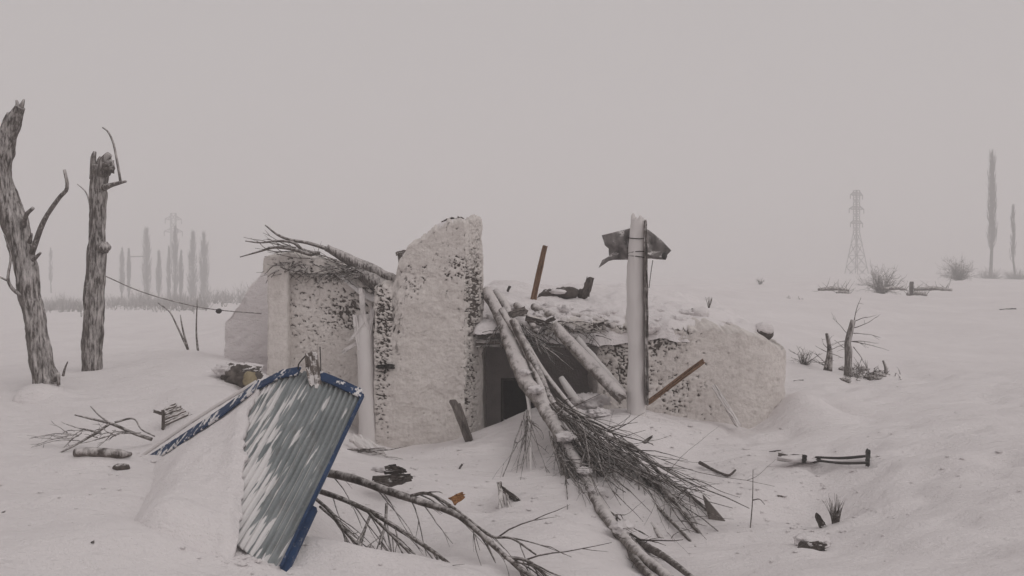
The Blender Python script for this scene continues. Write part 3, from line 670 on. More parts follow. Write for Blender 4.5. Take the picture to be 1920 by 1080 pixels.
for (px, py, d) in ((985, 705, 11.35), (1005, 738, 11.0), (1062, 828, 9.85), (1098, 893, 9.0), (1120, 930, 8.45), (1165, 1000, 7.25)):
    MB().lump(P(px, py, d) + np.array([0, 0, 0.05]), random.uniform(0.06, 0.1), 14, 0.7, (1.1, 1.5, 0.55)).build('snow_clump', M['snow'], ft)
o = thing('snowy_pole', 'thick rime-white pole slanting from the porch roof down to the standing post', 'pole', P(1165, 745, 11.1))
limb(PP([(1040, 612, 12.0), (1085, 660, 11.7), (1125, 702, 11.4), (1165, 745, 11.1)]), [0.075, 0.085, 0.085, 0.08], 'shaft', M['bark_white'], o, 12, 0.12, 6)
for i in range(5):
    a = P(1150 + random.uniform(-10, 14), 735 + random.uniform(-4, 10), 11.05)
    MB().plank(a, a + np.array([random.uniform(0.05, 0.12), -0.03, -random.uniform(0.05, 0.12)]), 0.03, 0.015, ragged=0.03).build('splinter', M['grey'], o)
o = thing('snowy_pole', 'thinner frosted pole lying just above the thick slanting pole', 'pole', P(1170, 735, 11.2))
limb(PP([(1080, 632, 12.05), (1110, 668, 11.8), (1140, 702, 11.5), (1172, 738, 11.2)]), [0.045, 0.05, 0.045, 0.035], 'shaft', M['white_wood'], o, 9, 0.15, 6)
o = thing('snowy_pole', 'short snow-covered stub of a branch rising from the drift in the porch', 'branch', P(1075, 745, 11.5))
limb(PP([(1052, 708, 11.6), (1066, 730, 11.5), (1085, 755, 11.4)]), [0.035, 0.05, 0.05], 'shaft', M['white_wood'], o, 9, 0.2, 5)
# clods of snow heaped on the drift at the porch
for i, (px, py, d, r, lab) in enumerate(((1105, 752, 11.5, 0.16, 'largest lump of snow on the drift under the slanting poles'), (1080, 778, 11.2, 0.10, 'small lump of snow beside the fallen tree at the porch'), (1125, 775, 11.1, 0.09, 'low lump of snow between the fallen tree and the standing post'))):
    o = MB().lump(P(px, py, d), r, 20, 0.75, (1.4, 1, 0.6)).build('snow_clod', M['snow'], None, P(px, py, d)); tag(o, lab, 'snow lump', 'lumps of snow at the porch')

# ------------------------------------------------------------------ standing post with torn tin
post = thing('standing_post', 'tall snow-plastered post standing in front of the porch, broken at the top', 'post', P(1195, 775, 11.2))
pth = PP([(1194, 800, 11.2), (1193, 700, 11.2), (1192, 600, 11.2), (1192, 500, 11.2), (1195, 430, 11.2), (1196, 412, 11.2)])
limb(pth, [0.118, 0.115, 0.112, 0.112, 0.098, 0.085], 'shaft', M['white_wood'], post, 28, 0.16, 16, 0.08)
MB().plank(P(1209, 410, 11.15), P(1212, 760, 11.15), 0.035, 0.16, ragged=0.12, seg=24).build('bark_strip', M['pale_strip'], post)
for px, h in ((1187, 400), (1193, 408), (1201, 404), (1206, 410)):
    limb(PP([(px, 425, 11.2), (px, (h + 412) / 2, 11.2), (px + 1, h, 11.2)]), [0.04, 0.03, 0.012], 'splinter', M['white_wood'], post, 7, 0.3, 3)
for yy_ in (446, 474, 482):
    c_ = P(1195, yy_, 11.2); an = np.linspace(0, 2 * math.pi, 25); rg_ = 0.112
    MB().tube([c_ + np.array([math.cos(q) * rg_, math.sin(q) * rg_, 0.015 * math.sin(q + yy_)]) for q in an], 0.006, 5).build('wire_lashing', M['cable'], post)
def tin(outline, name, label, dep=0.12):
    """torn piece of sheet: a crumpled fan inside its outline"""
    q = PP(outline); c = q.mean(0); n = len(q); rings = []
    for s_ in np.linspace(1, 0.0, 12):
        k = []
        for j in range(n * 4):
            a, b = q[j // 4], q[(j // 4 + 1) % n]; k.append(a + (b - a) * (j % 4) / 4)
        rings.append(c + (np.array(k) - c) * s_)
    V = np.array(rings); cr = np.sin(V[..., 0] * 44 + V[..., 2] * 9) * 0.028 + dep * 2.2 * fbm(V[..., 0] * 6, V[..., 2] * 6, 3.1, 4)
    V = V + np.stack([np.zeros_like(cr), cr, np.zeros_like(cr)], -1)
    o = MB().grid(V, closed=True).build(name, M['tin'], None, q[-1])
    md = o.modifiers.new('thickness', 'SOLIDIFY'); md.thickness = 0.004
    return tag(o, label, 'sheet metal')
tin([(1128, 441, 11.25), (1150, 436, 11.3), (1182, 428, 11.34), (1214, 430, 11.36), (1240, 450, 11.3), (1258, 470, 11.2), (1247, 487, 11.15), (1222, 484, 11.3), (1180, 487, 11.34), (1150, 487, 11.3), (1138, 490, 11.25), (1123, 502, 11.2), (1130, 488, 11.23), (1143, 480, 11.25), (1142, 466, 11.25), (1134, 460, 11.25)], 'torn_tin_sheet', 'torn grey tin sheet wrapped behind the head of the standing post')
o = MB().lump(P(1246, 480, 11.12), 0.035, 8, 0.4, (1, 1, 1.4)).build('bent_corner', M['iron'], bpy.data.objects['torn_tin_sheet'])
o = MB().tube(catmull(PP([(1224, 488, 11.2), (1220, 515, 11.2), (1217, 540, 11.18)]), 4), 0.005, 5).build('hanging_wire', M['cable'], None, P(1217, 540, 11.18)); tag(o, 'thin wire hanging from the torn tin beside the standing post', 'wire')

# ------------------------------------------------------------------ planks and rubble on and round the house
def board(name, a, b, w, th, mat, label, cat='board', ragged=0.02, face=(0, -1, 0.2), taper=1.0, lie=None):
    if lie is not None:      # rests on the snow: depth found where the sight line meets the ground
        da = D(a[0], max(a[1], b[1]) if lie == 'stand' else a[1]); db = da if lie == 'stand' else D(b[0], b[1])
        a, b = (a[0], a[1], da - 0.02), (b[0], b[1], db - 0.02)
    o = MB().plank(P(*a), P(*b), w, th, face, ragged, 8, taper).build(name, M[mat], None, P(*a)); return tag(o, label, cat)
board('brown_plank', (999, 566, 13.6), (1022, 460, 13.6), 0.10, 0.05, 'brown', 'brown squared plank standing upright in the roof snow', taper=0.8)
board('brown_plank', (1212, 757, 11.3), (1320, 676, 11.4), 0.065, 0.05, 'brown', 'thin brown batten slanting up from the standing post against the right wall')
board('snowy_batten', (1338, 722, 11.9), (1386, 800, 11.7), 0.07, 0.05, 'white_wood', 'thin snow-covered batten leaning on the smooth right wall')
rk = thing('dark_rubble_heap', 'dark lump of bundled rubble sunk in the roof snow by the brown plank', 'rubble', P(1060, 560, 13.9))
for px, py, r, sq in ((1030, 556, 0.14, (1.3, 1, 0.8)), (1062, 549, 0.13, (1.6, 1, 0.7)), (1093, 551, 0.09, (1.1, 1, 0.9))):
    MB().lump(P(px, py, 13.9), r, 14, 0.4, sq).build('stone', M['darkwood'], rk)
MB().lump(P(1046, 547, 13.78), 0.085, 12, 0.4, (1.6, 1, 0.45)).build('snow_patch', M['snow'], rk)
board('short_board', (1097, 558, 13.8), (1107, 519, 13.8), 0.12, 0.04, 'darkwood', 'short dark board standing at the right end of the dark rubble heap', ragged=0.04)
board('roof_board', (953, 592, 12.05), (990, 580, 12.1), 0.10, 0.04, 'grey', 'grey broken board end jutting from the roof edge above the porch', ragged=0.05)
board('roof_board', (985, 596, 12.0), (1034, 612, 12.0), 0.075, 0.04, 'darkwood', 'dark broken batten under the snow at the edge of the porch roof', ragged=0.05)
board('roof_board', (1022, 604, 11.98), (1042, 596, 12.0), 0.05, 0.03, 'darkwood', 'little dark broken chip at the upper end of the slanting poles', ragged=0.04)
board('roof_board', (1112, 612, 12.0), (1135, 605, 12.0), 0.045, 0.03, 'darkwood', 'small dark chip on the roof edge left of the standing post', ragged=0.03)
board('roof_board', (951, 547, 14.2), (957, 535, 14.2), 0.04, 0.03, 'darkwood', 'tiny dark stick on the roof snow next to the tall wall', cat='stick', ragged=0.02)
for px, py, d, r, lab in ((1310, 594, 13.0, 0.14, 'round snow-capped stone on the roof right of the standing post'), (1432, 622, 12.75, 0.13, 'flat snow-capped stone near the right end of the roof'), (1365, 612, 12.6, 0.05, 'small dark stone between the two roof stones')):
    s_ = thing('roof_stone', lab, 'stone', P(px, py + 12, d), 'stones on the right roof')
    st_ = MB().lump(P(px, py, d), r, 14, 0.35, (1.05, 1, 0.95)).build('stone', M['stone'], s_)
    MB().lump(P(px + 2, py - 6, d - 0.03), r * 0.95, 14, 0.3, (1.05, 1, 0.75)).build('snow_patch', M['snow'], st_)
o = thing('thin_sapling', 'tiny dark tuft behind the round roof stone', 'sapling', P(1329, 575, 14))
mb = MB()
for i in range(7): twig(mb, P(1329, 580, 14), (random.uniform(-0.3, 0.3), 0, 1), 0.2, 0.008, 4, 0.1)
mb.build('stem', M['twig'], o)
# the brown stump half buried left of the house
o = thing('buried_stump', 'brown broken masonry lump with snow on it at the left foot of the house', 'rubble', P(455, 712, 10.6))
MB().lump(P(452, 706, 10.7), 0.16, 26, 0.7, (1.35, 1, 0.9)).build('stone', M['stone'], o)
MB().lump(P(468, 712, 10.5), 0.09, 12, 0.4, (0.8, 1, 1.1)).build('stone', m_mud('ochre_mud', (0.22, 0.18, 0.11), (0.38, 0.32, 0.21)), o)
MB().lump(P(446, 692, 10.8), 0.15, 22, 0.45, (1.9, 1.4, 0.5)).build('snow_patch', M['snow'], o)

# ------------------------------------------------------------------ the blue trimmed corrugated roof sheet
rs = thing('roof_sheet', 'corrugated grey roof sheet with blue trim, leaning half buried in snow', 'roof sheet', P(520, 1060, 5.6))
Tp = PP([(275, 872, 8.0), (345, 828, 7.82), (420, 778, 7.6), (486, 728, 7.4), (530, 705, 7.33), (575, 697, 7.28), (628, 718, 7.14), (680, 742, 7.0)])
seg = np.concatenate([[0], np.cumsum(np.linalg.norm(np.diff(Tp, axis=0), axis=1))])
def Tat(s): return np.stack([np.interp(s, seg, Tp[:, k]) for k in range(3)], -1)
aTL, aTM, aTR = seg[3], seg[5], seg[7]
BRp = P(526, 1066, 5.6); Vr = BRp - Tp[-1]
def sheet_pt(s, t):
    s, t = np.asarray(s, float), np.asarray(t, float)
    lo = 1 + 0.03 * np.sin(s * 3)
    v = Tat(s) + t[..., None] * lo[..., None] * Vr
    v[..., 2] -= 0.05 * np.sin(np.clip(t, 0, 1) * math.pi)      # sags a little
    return v
e1 = (Tp[-1] - Tp[5]); e1 /= np.linalg.norm(e1); nS = np.cross(e1, Vr); nS /= np.linalg.norm(nS)
if nS[2] < 0: nS = -nS
def sB(t): return np.interp(t, [0, 0.25, 0.5, 0.8, 1.0, 1.2], [aTL + 0.03, aTL + 0.28 * (aTM - aTL), aTL + 0.61 * (aTM - aTL), aTM + 0.1 * (aTR - aTM), aTM + 0.45 * (aTR - aTM), aTM + 0.7 * (aTR - aTM)])
s_ = np.arange(0, aTR + 1e-6, 0.0052); t_ = np.linspace(0, 1, 110)
SS, TT = np.meshgrid(s_, t_, indexing='xy'); V = sheet_pt(SS, TT)
V = V + nS * (0.012 * (0.55 + 0.9 * vnoise(SS * 9, TT * 2.2, 3.7)) * np.sin(SS / 0.052 * 2 * math.pi + 1.2 * fbm(SS * 3, TT * 3, 2.9, 2)))[..., None]
V = V + nS * (0.05 * fbm(SS * 2.2, TT * 2.2, 5.5, 3) * sstep(0, 0.15, TT) + 0.012 * fbm(SS * 11, TT * 6, 1.5, 2))[..., None]
st = vnoise(SS * 110 + TT * 14, TT * 7, 2.2) * 0.5 + vnoise(SS * 40 + TT * 6, TT * 8, 6.2) * 0.5
dist = SS - sB(TT)
drift = np.clip(0.5 + (st - 0.56) * 2.6 + 0.55 * np.exp(-np.maximum(dist, 0) / 0.16) - 0.45 * sstep(0.1, 0.55, dist), 0, 1)
crest = np.cos((SS / 0.052 + 0.25) * 2 * math.pi)
drift = np.maximum(drift, 0.62 * (crest > 0.8) * (vnoise(SS * 19, TT * 1.6, 4.4) > 0.62))
o = MB().grid(V, drift).build('sheet', M['sheet'], rs, attr='drift')
md = o.modifiers.new('thickness', 'SOLIDIFY'); md.thickness = 0.004; md.offset = -1
# snow lying on the left of it
s2 = np.linspace(-0.9, 1, 150); t2_ = np.linspace(-0.01, 1.35, 110)
A, T2 = np.meshgrid(np.linspace(0, 1, 170), t2_, indexing='xy')
rag = 0.10 * fbm(T2 * 9, 1.1, 2.0, 3) + 0.05 * fbm(T2 * 30, 3.1, 2.0, 2)
S2 = -0.8 + A * (sB(T2) + rag + 0.8)
V = sheet_pt(np.maximum(S2, 0), np.maximum(T2, 0)); V[..., :] += np.minimum(S2, 0)[..., None] * np.array([0.8, -0.15, 0.42])
edge_d = (1 - A) * (sB(T2) + 0.8)
hh = 0.012 + 0.05 * sstep(0, 0.10, edge_d) + 0.05 * sstep(0.1, 0.6, edge_d) + 0.03 * fbm(S2 * 4, T2 * 4, 1.4, 3)
hh = hh * np.clip(T2 * 9 - 0.75, -0.2, 1) + 0.10 * sstep(0.8, 1.25, T2)
hh = hh + (0.15 * sstep(0.10, 0.55, T2) + 0.10 * fbm(S2 * 2.3, T2 * 2.3, 8.1, 3)) * sstep(0.12, 0.7, edge_d) * sstep(0.08, 0.3, T2)
V = V + nS * hh[..., None] + np.array([0, 0, 1]) * (0.02 * fbm(S2 * 9, T2 * 9, 4.4, 2) * sstep(0, .1, edge_d))[..., None]
V[..., 2] -= 0.45 * sstep(1.02, 1.35, T2) + 0.35 * sstep(-0.25, -0.8, S2)
o = MB().grid(V).build('snow_cover', M['snow'], rs)
md = o.modifiers.new('thickness', 'SOLIDIFY'); md.thickness = 0.03; md.offset = -1
# blue trims
def band(s0, s1, w, lift, name, th=0.012, snow=0.5, n=140):
    s = np.linspace(s0, s1, n); p = Tat(s); ts = np.linspace(-0.5, 1, 6); V = []; D = []
    dn = Vr / np.linalg.norm(Vr)
    for t in ts:
        V.append(p + dn * w * t + nS * lift * (1 - 0.3 * t)); D.append(np.clip(0.5 + 2.2 * (vnoise(s * 13 + t * 0.9, t * 1.2, 3.3) * 0.5 + vnoise(s * 60 + t * 3, t * 2, 7.3) * 0.5 - (1 - snow)), 0, 1))
    o = MB().grid(np.array(V), np.array(D)).build(name, M['trim'], rs, attr='drift')
    md = o.modifiers.new('thickness', 'SOLIDIFY'); md.thickness = th; md.offset = -1
    return o
band(aTL + 0.02, aTM - 0.05, 0.062, 0.03, 'top_trim', snow=0.36)
band(aTM + 0.07, aTR + 0.01, 0.055, 0.03, 'top_trim', snow=0.32)
band(0.03, aTL - 0.01, 0.09, 0.045, 'top_trim', snow=0.44)
dn = Vr / np.linalg.norm(Vr); LV = np.linalg.norm(Vr)
mb = MB(); p0 = Tp[-1] + e1 * 0.012
mb.box((p0 + BRp) / 2 + nS * 0.01, dn * LV / 2, e1 * 0.010, nS * 0.016); mb.build('side_trim', M['trim'], rs, smooth=False)
p1 = p0 + Vr * 0.68
mb = MB(); mb.box((p1 + p0 + Vr * 1.01) / 2 + e1 * 0.022 - nS * 0.02, dn * LV * 0.165, e1 * 0.018, nS * 0.02); mb.build('side_flange', M['trim'], rs, smooth=False)
# pale cap rail along the buried upper edge
o = MB().tube(catmull(PP([(225, 882, 8.2), (290, 838, 8.0), (380, 777, 7.75), (480, 716, 7.5)]), 6), 0.018, 7, 0.1, 0.6).build('pale_batten', M['white_wood'], None, P(225, 882, 8.2)); tag(o, 'long pale batten along the buried upper edge of the blue sheet', 'batten')
o = MB().lump(PG(228, 882, 0.02), 0.05, 10, 0.4, (1.4, 1, 0.7)).build('dark_clod', M['darkwood'], None, P(228, 882, 8.15)); tag(o, 'small dark clod at the lower end of the pale batten', 'clod')
board('grey_board', (594, 730, 7.12), (581, 660, 7.2), 0.10, 0.03, 'greyf', 'short grey board standing on the peak of the blue trimmed sheet', ragged=0.03)
o = MB().tube(catmull(PP([(560, 695, 7.28), (560, 683, 7.25), (572, 668, 7.22), (580, 662, 7.22)]), 4), 0.006, 5).build('wire_loop', M['cable'], None, P(560, 695, 7.28)); tag(o, 'thin wire hooked over the grey board on the blue sheet', 'wire')
# crumbled snow under the sheet's lower end
cl = MB()
for i in range(130):
    cl.lump(PG(random.gauss(462, 26), random.gauss(1042, 14), 0.004), random.uniform(0.004, 0.018), 6, 0.6, (1.3, 1.3, 0.7))
tag(cl.build('crumbled_snow', M['snow']), 'crumbled snow at the lower end of the blue trimmed sheet', 'snow', kind='stuff')

# ------------------------------------------------------------------ branch, log and crate left of the sheet
o = thing('bare_branch', 'bare forked branch lying on the snow at the left', 'branch', P(280, 822, 8.4))
for a, rr in (([(285, 824, 8.3), (250, 812, 8.3), (210, 795, 8.35), (170, 785, 8.4), (140, 778, 8.4)], [0.017, 0.013, 0.006]), ([(205, 795, 8.35), (175, 815, 8.3), (140, 835, 8.2), (110, 850, 8.1), (90, 858, 8.1)], [0.012, 0.010, 0.005]),
              ([(205, 793, 8.35), (185, 778, 8.4), (170, 762, 8.45)], [0.010, 0.005]), ([(215, 792, 8.35), (250, 785, 8.4), (265, 805, 8.35), (290, 818, 8.3)], [0.010, 0.007, 0.006])):
    limb(PP(a), rr, 'branch', M['twig'], o, 6, 0.1, 5)
mb = MB()
for i in range(26):
    t = random.random(); a = P(265 - 140 * t + random.uniform(-10, 10), 812 - 20 * t + 40 * t * random.random(), 8.3)
    twig(mb, a, (-1, random.uniform(-0.6, 0.4), random.uniform(-0.5, 0.7)), random.uniform(0.15, 0.4), 0.005, 5, 0.15, 0.02, 4, 1)
tag(mb.build('twigs', M['twig_frost'], o), kind='stuff')
o = thing('short_log', 'short frosted log lying below the bare branch at the left', 'log', PG(190, 856))
limb([PG(140, 856, 0.03), PG(180, 856, 0.035), PG(220, 858, 0.03), PG(245, 856, 0.02)], [0.035, 0.045, 0.04, 0.02], 'log', M['bark_mid'], o, 10, 0.3, 5)
o = thing('broken_crate', 'half-buried broken slatted crate behind the pale batten', 'crate', P(320, 800, 9.0))
for i in range(5):
    a, b = P(300 + 2 * i, 770 + 10 * i, 9.0), P(352 - 2 * i, 760 + 10 * i, 9.05)
    a = P(303 + i, 806 - i * 9.5, 9.0); b = P(362 - i * 7, 780 - i * 5.5, 9.1)
    MB().plank(a, b, 0.035, 0.02, (0, -0.7, 0.7), 0.02, 5).build('slat', M['greyf'], o)
MB().plank(P(286, 770, 9.0), P(310, 778, 9.0), 0.03, 0.02, ragged=0.01).build('slat', M['grey'], o)
MB().plank(P(306, 768, 9.0), P(306, 808, 8.97), 0.03, 0.02, (0, -1, 0.2), 0.01, 4).build('corner_post', M['grey'], o)

# ------------------------------------------------------------------ foreground branches right of the sheet
def dead_branch(label, limbs, nt_, seed, mat='twig', sprays=()):
    random.seed(seed)
    o = thing('dead_branch', label, 'branch', P(*limbs[0][0][0]))
    mb = MB(); first = None
    for a, rr in limbs:
        lb, q = limb(PP(a), rr, 'branch', M['bark_mid' if rr[0] > 0.025 else mat], o, 8, 0.12, 6); first = first or lb
        for i in range(nt_):
            j = random.randint(2, len(q) - 2); t = q[j + 1] - q[j]; t /= np.linalg.norm(t)
            twig(mb, q[j], t + rv(0.35) + np.array([0, -0.1, -0.35]), random.uniform(0.25, 0.7), 0.006, 6, 0.07, 0.02, 4, 1, 0.5, 0.25)
    tag(mb.build('twigs', M[mat], first), kind='stuff')
    return o
dead_branch('longest dead branch arching from the blue sheet to the bottom centre', [
  ([(600, 884, 7.3), (660, 897, 7.1), (720, 918, 6.9), (780, 938, 6.7), (850, 962, 6.5), (900, 1000, 6.25), (950, 1045, 6.0), (1010, 1090, 5.75)], [0.034, 0.032, 0.028, 0.022, 0.018, 0.012]),
  ([(770, 930, 6.72), (800, 925, 6.7), (835, 942, 6.6), (880, 975, 6.4), (920, 1005, 6.2), (960, 1010, 6.1), (1005, 1040, 5.95)], [0.013, 0.011, 0.006]),
  ([(945, 1045, 6.0), (985, 1050, 5.95), (1015, 1070, 5.85), (1035, 1092, 5.75)], [0.013, 0.010, 0.006]),
  ([(960, 1055, 5.95), (985, 1080, 5.8), (990, 1095, 5.75)], [0.013, 0.007])], 12, 3)
dead_branch('second dead branch running below the longest one beside the blue sheet', [
  ([(590, 918, 7.0), (640, 935, 6.8), (700, 963, 6.6), (760, 1000, 6.35), (820, 1040, 6.05), (880, 1090, 5.8)], [0.020, 0.017, 0.012]),
  ([(690, 960, 6.62), (720, 990, 6.4), (770, 1040, 6.1), (795, 1085, 5.85)], [0.012, 0.007]),
  ([(820, 1040, 6.05), (825, 1070, 5.9), (830, 1095, 5.8)], [0.010, 0.006])], 12, 5)
dead_branch('tangle of crossing dead twigs in the hollow right under the blue sheet', [
  ([(588, 932, 6.9), (620, 960, 6.7), (650, 1000, 6.4), (680, 1030, 6.2), (695, 1055, 6.05)], [0.014, 0.008]),
  ([(695, 965, 6.6), (680, 1000, 6.4), (660, 1030, 6.25), (640, 1055, 6.1)], [0.011, 0.006]),
  ([(725, 945, 6.7), (722, 985, 6.5), (712, 1020, 6.3)], [0.013, 0.008]),
  ([(570, 1005, 6.2), (585, 1030, 6.05), (590, 1055, 5.95)], [0.010, 0.007]),
  ([(600, 950, 6.8), (640, 990, 6.5), (655, 1055, 6.1)], [0.010, 0.006])], 7, 7)
random.seed(21)
o = MB().plank(P(845, 942, 6.6), P(872, 926, 6.6), 0.075, 0.03, ragged=0.05, taper=0.6).build('orange_chip', M['orange'], None, P(845, 942, 6.6)); tag(o, 'small split orange wood chip caught on the longest dead branch', 'wood chip')
o = thing('dark_slab', 'dark broken slab of bark sticking out of the snow behind the dead branches', 'bark', P(735, 900, 8.4))
MB().plank(P(695, 908, 8.4), P(772, 895, 8.3), 0.13, 0.05, (0, -0.7, 0.7), 0.12, 8, 0.5).build('slab', M['darkwood'], o)
MB().plank(P(722, 880, 8.45), P(762, 883, 8.4), 0.09, 0.05, (0, -0.7, 0.7), 0.08, 6, 0.3).build('slab', M['darkwood'], o)
MB().lump(P(728, 880, 8.5), 0.09, 14, 0.5, (1.7, 1, 0.35)).build('snow_patch', M['snow'], o)
o = thing('pale_slab', 'pale snowy slab with twigs leaning at the foot of the leaning post', 'board', P(690, 850, 10.6))
MB().plank(P(662, 818, 10.6), P(720, 858, 10.4), 0.14, 0.05, (0, -0.6, 0.8), 0.05).build('board', M['white_wood'], o)
mb = MB()
for i in range(16): twig(mb, P(random.uniform(640, 700), random.uniform(842, 862), 10.2), (1, 0.1, random.uniform(-0.25, 0.1)), random.uniform(0.25, 0.5), 0.009, 5, 0.08, 0)
tag(mb.build('twigs', M['twig_frost'], o), kind='stuff')
board('short_stick', (941, 916, 8.6), (972, 940, 8.5), 0.05, 0.04, 'darkwood', 'short thick dark stick on the snow left of the hanging twigs', 'stick', lie='flat')
board('pale_stake', (936, 905, 8.8), (945, 975, 8.3), 0.05, 0.03, 'greyf', 'frosted thin stake leaning beside the short thick dark stick', 'stake')
board('pale_stake', (950, 925, 8.6), (957, 975, 8.2), 0.03, 0.02, 'greyf', 'thinner frosted stake right under the short thick dark stick', 'stake')
board('short_stick', (861, 880, 9.6), (866, 872, 9.6), 0.02, 0.03, 'darkwood', 'tiny dark stick on the snow in front of the tall wall', 'stick', lie='flat')
board('short_stick', (1206, 832, 10.2), (1222, 818, 10.2), 0.05, 0.03, 'darkwood', 'tiny dark chip on the snow below the standing post', 'stick', lie='flat', taper=0.4)

# ------------------------------------------------------------------ scattered debris on the right
o = MB().tube(catmull([PG(1312, 876, 0.05), PG(1335, 885, 0.03), PG(1360, 894, 0.02), PG(1370, 895, 0.03), PG(1379, 890, 0.05)], 4), [0.024, 0.014, 0.014, 0.010], 7, 0.2).build('bent_stick', M['darkwood'], None, P(1345, 890, 9.7)); tag(o, 'dark bent stick lying on the snow in front of the right wall', 'stick')
dP = D(1495, 872); o = thing('long_plank', 'dark snow-topped plank lying in the snow at the right', 'plank', P(1495, 876, dP))
MB().plank(PG(1456, 864, 0.04), PG(1536, 874, 0.04), 0.11, 0.035, (0, -0.8, 0.6), 0.10).build('board', M['darkwood'], o)
MB().lump(P(1497, 860, dP + 0.05), 0.10, 16, 0.45, (2.0, 1.2, 0.35)).build('snow_patch', M['snow'], o)
MB().plank(P(1507, 868, dP - 0.08), P(1509, 853, dP - 0.08), 0.045, 0.03).build('block', M['iron'], o)
o = thing('metal_rail', 'narrow dark frame rail lying end to end with the snow-topped plank', 'rail', P(1580, 876, dP))
for a in ((1530, 866, 1628, 864), (1530, 872, 1628, 877)):
    MB().tube(catmull([PG(a[0], a[1], 0.05), PG((a[0] + a[2]) / 2, (a[1] + a[3]) / 2 + 2, 0.045), PG(a[2], a[3], 0.05)], 6), 0.014, 6, 0.2).build('bar', M['iron'], o)
MB().plank(PG(1627, 880, 0.04), PG(1627, 862, 0.10), 0.03, 0.03).build('end_bar', M['iron'], o)
board('short_stick', (1443, 848, 9.6), (1466, 846, 9.6), 0.03, 0.02, 'darkwood', 'small flat dark stick just left of the snow-topped plank', 'stick', lie='flat')
# wedge of board by the fan of twigs
o = MB(); dW = D(1345, 978); a = PP([(1317, 928, dW), (1363, 982, dW - 0.02), (1330, 980, dW)]); bck = a + np.array([0.01, 0.03, 0.0])
o = o.add(np.vstack([a, bck]), [(0, 1, 2), (5, 4, 3), (0, 3, 4, 1), (1, 4, 5, 2), (2, 5, 3, 0)]).build('wedge_board', M['grey'], None, a[2], smooth=False); tag(o, 'grey triangular board end sticking up at the tips of the fallen tree', 'board')
board('short_stick', (1543, 988, 7.7), (1530, 962, 7.7), 0.06, 0.03, 'darkwood', 'pointed dark stub sticking up in the trench at the right', 'stub', lie='stand', taper=0.4)
o = thing('grass_tuft', 'dark tuft of stiff stalks beside the pointed stub', 'tuft', PG(1567, 980))
mb = MB()
for i in range(60): twig(mb, PG(1567 + random.uniform(-7, 7), 982), (random.uniform(-0.35, 0.35), random.uniform(-.2, .2), 1), random.uniform(0.08, 0.26), 0.004, 4, 0.08)
tag(mb.build('stalks', M['twig_frost'], o), kind='stuff')
dM = D(1522, 1028); o = thing('bark_slab', 'dark bark slab under a cap of snow at the bottom right', 'bark', P(1522, 1030, dM))
sl = MB().plank(P(1494, 1034, dM - 0.05), P(1552, 1028, dM - 0.05), 0.13, 0.05, (0, -0.6, 0.8), 0.10, 8, 0.7).build('slab', M['darkwood'], o)
MB().lump(P(1523, 1014, dM + 0.08), 0.10, 18, 0.5, (1.35, 1.2, 0.5)).build('snow_patch', M['snow'], sl)
MB().plank(P(1490, 1042, dM - 0.15), P(1512, 1018, dM - 0.05), 0.025, 0.02, ragged=0.02).build('splinter', M['darkwood'], sl)
o = thing('dry_stalk', 'thin upright dry stalk in the snow right of the fallen tree', 'stalk', PG(1408, 990))
dK = D(1408, 992)
limb(PP([(1406, 1000, dK), (1411, 940, dK), (1412, 880, dK)]), [0.006, 0.003], 'stem', M['twig'], o, 5, 0.1, 4)
limb(PP([(1411, 938, dK), (1424, 936, dK - 0.03), (1434, 946, dK - 0.05)]), [0.006, 0.003], 'side_shoot', M['twig'], o, 5, 0.1, 3)
board('short_stick', (1456, 930, 8.5), (1468, 932, 8.5), 0.025, 0.02, 'grey', 'tiny stick in the trench left of the pointed stub', 'stick', lie='flat')
# snow heaped in pits and twigs poking out on the right
for px, py, d, lab in ((175, 1016, 6.0, 'tiny dark fleck of wood on the snow at the lower left'), (8, 960, 6.5, 'tiny dark fleck of wood at the left edge'),
                   (1498, 714, 15, 'small dark strip on the snow at the right end of the house'), (1890, 580, 40, 'flat dark log on the far slope near the right edge')):
    w_ = 7 if d < 10 else (20 if d < 20 else 30)
    board('wood_fleck', (px - w_ / 2, py + 2, d), (px + w_ / 2, py, d), 0.035 * d / 12, 0.02 * d / 12, 'darkwood', lab, 'wood', lie='flat')

# ------------------------------------------------------------------ saplings and shrubs on the right
def shrub(name, label, px, py, d, hpx, wpx, n, r, cat='shrub', mat='twig', group=None, up=0.35, forks=2):
    b = P(px, py, d); b[2] = min(b[2], gz(b[0], b[1]) + 0.02); h = hpx / F * d; w = wpx / F * d
    o = thing(name, label, cat, b, group); mb = MB(); stems = MB()
    for i in range(n):
        a = random.uniform(0, 2 * math.pi); rr = math.sqrt(random.random()); e = np.array([math.cos(a) * rr * w / 2, math.sin(a) * rr * w / 2, h * (up + (1 - up) * random.random())])
        twig(stems if i < n // 5 else mb, b + rv(0.02 * w) * np.array([1, 1, 0]) - np.array([0, 0, 0.05]), e, np.linalg.norm(e), r * random.uniform(0.35, 0.9), 7, 0.22, 0.015, 3, forks, 0.55, 0.5)
    stems.build('stem', M[mat], o); tag(mb.build('twigs', M[mat], o), kind='stuff')
    return o
dS = D(1592, 706)
o = thing('dead_sapling', 'snapped dark sapling with side twigs on the right slope', 'sapling', P(1590, 700, dS))
limb(PP([(1590, 712, dS), (1591, 660, dS), (1590, 640, dS), (1600, 600, dS)]), [0.08, 0.07, 0.06, 0.045], 'trunk', M['bark'], o, 9, 0.2, 6)
mb = MB()
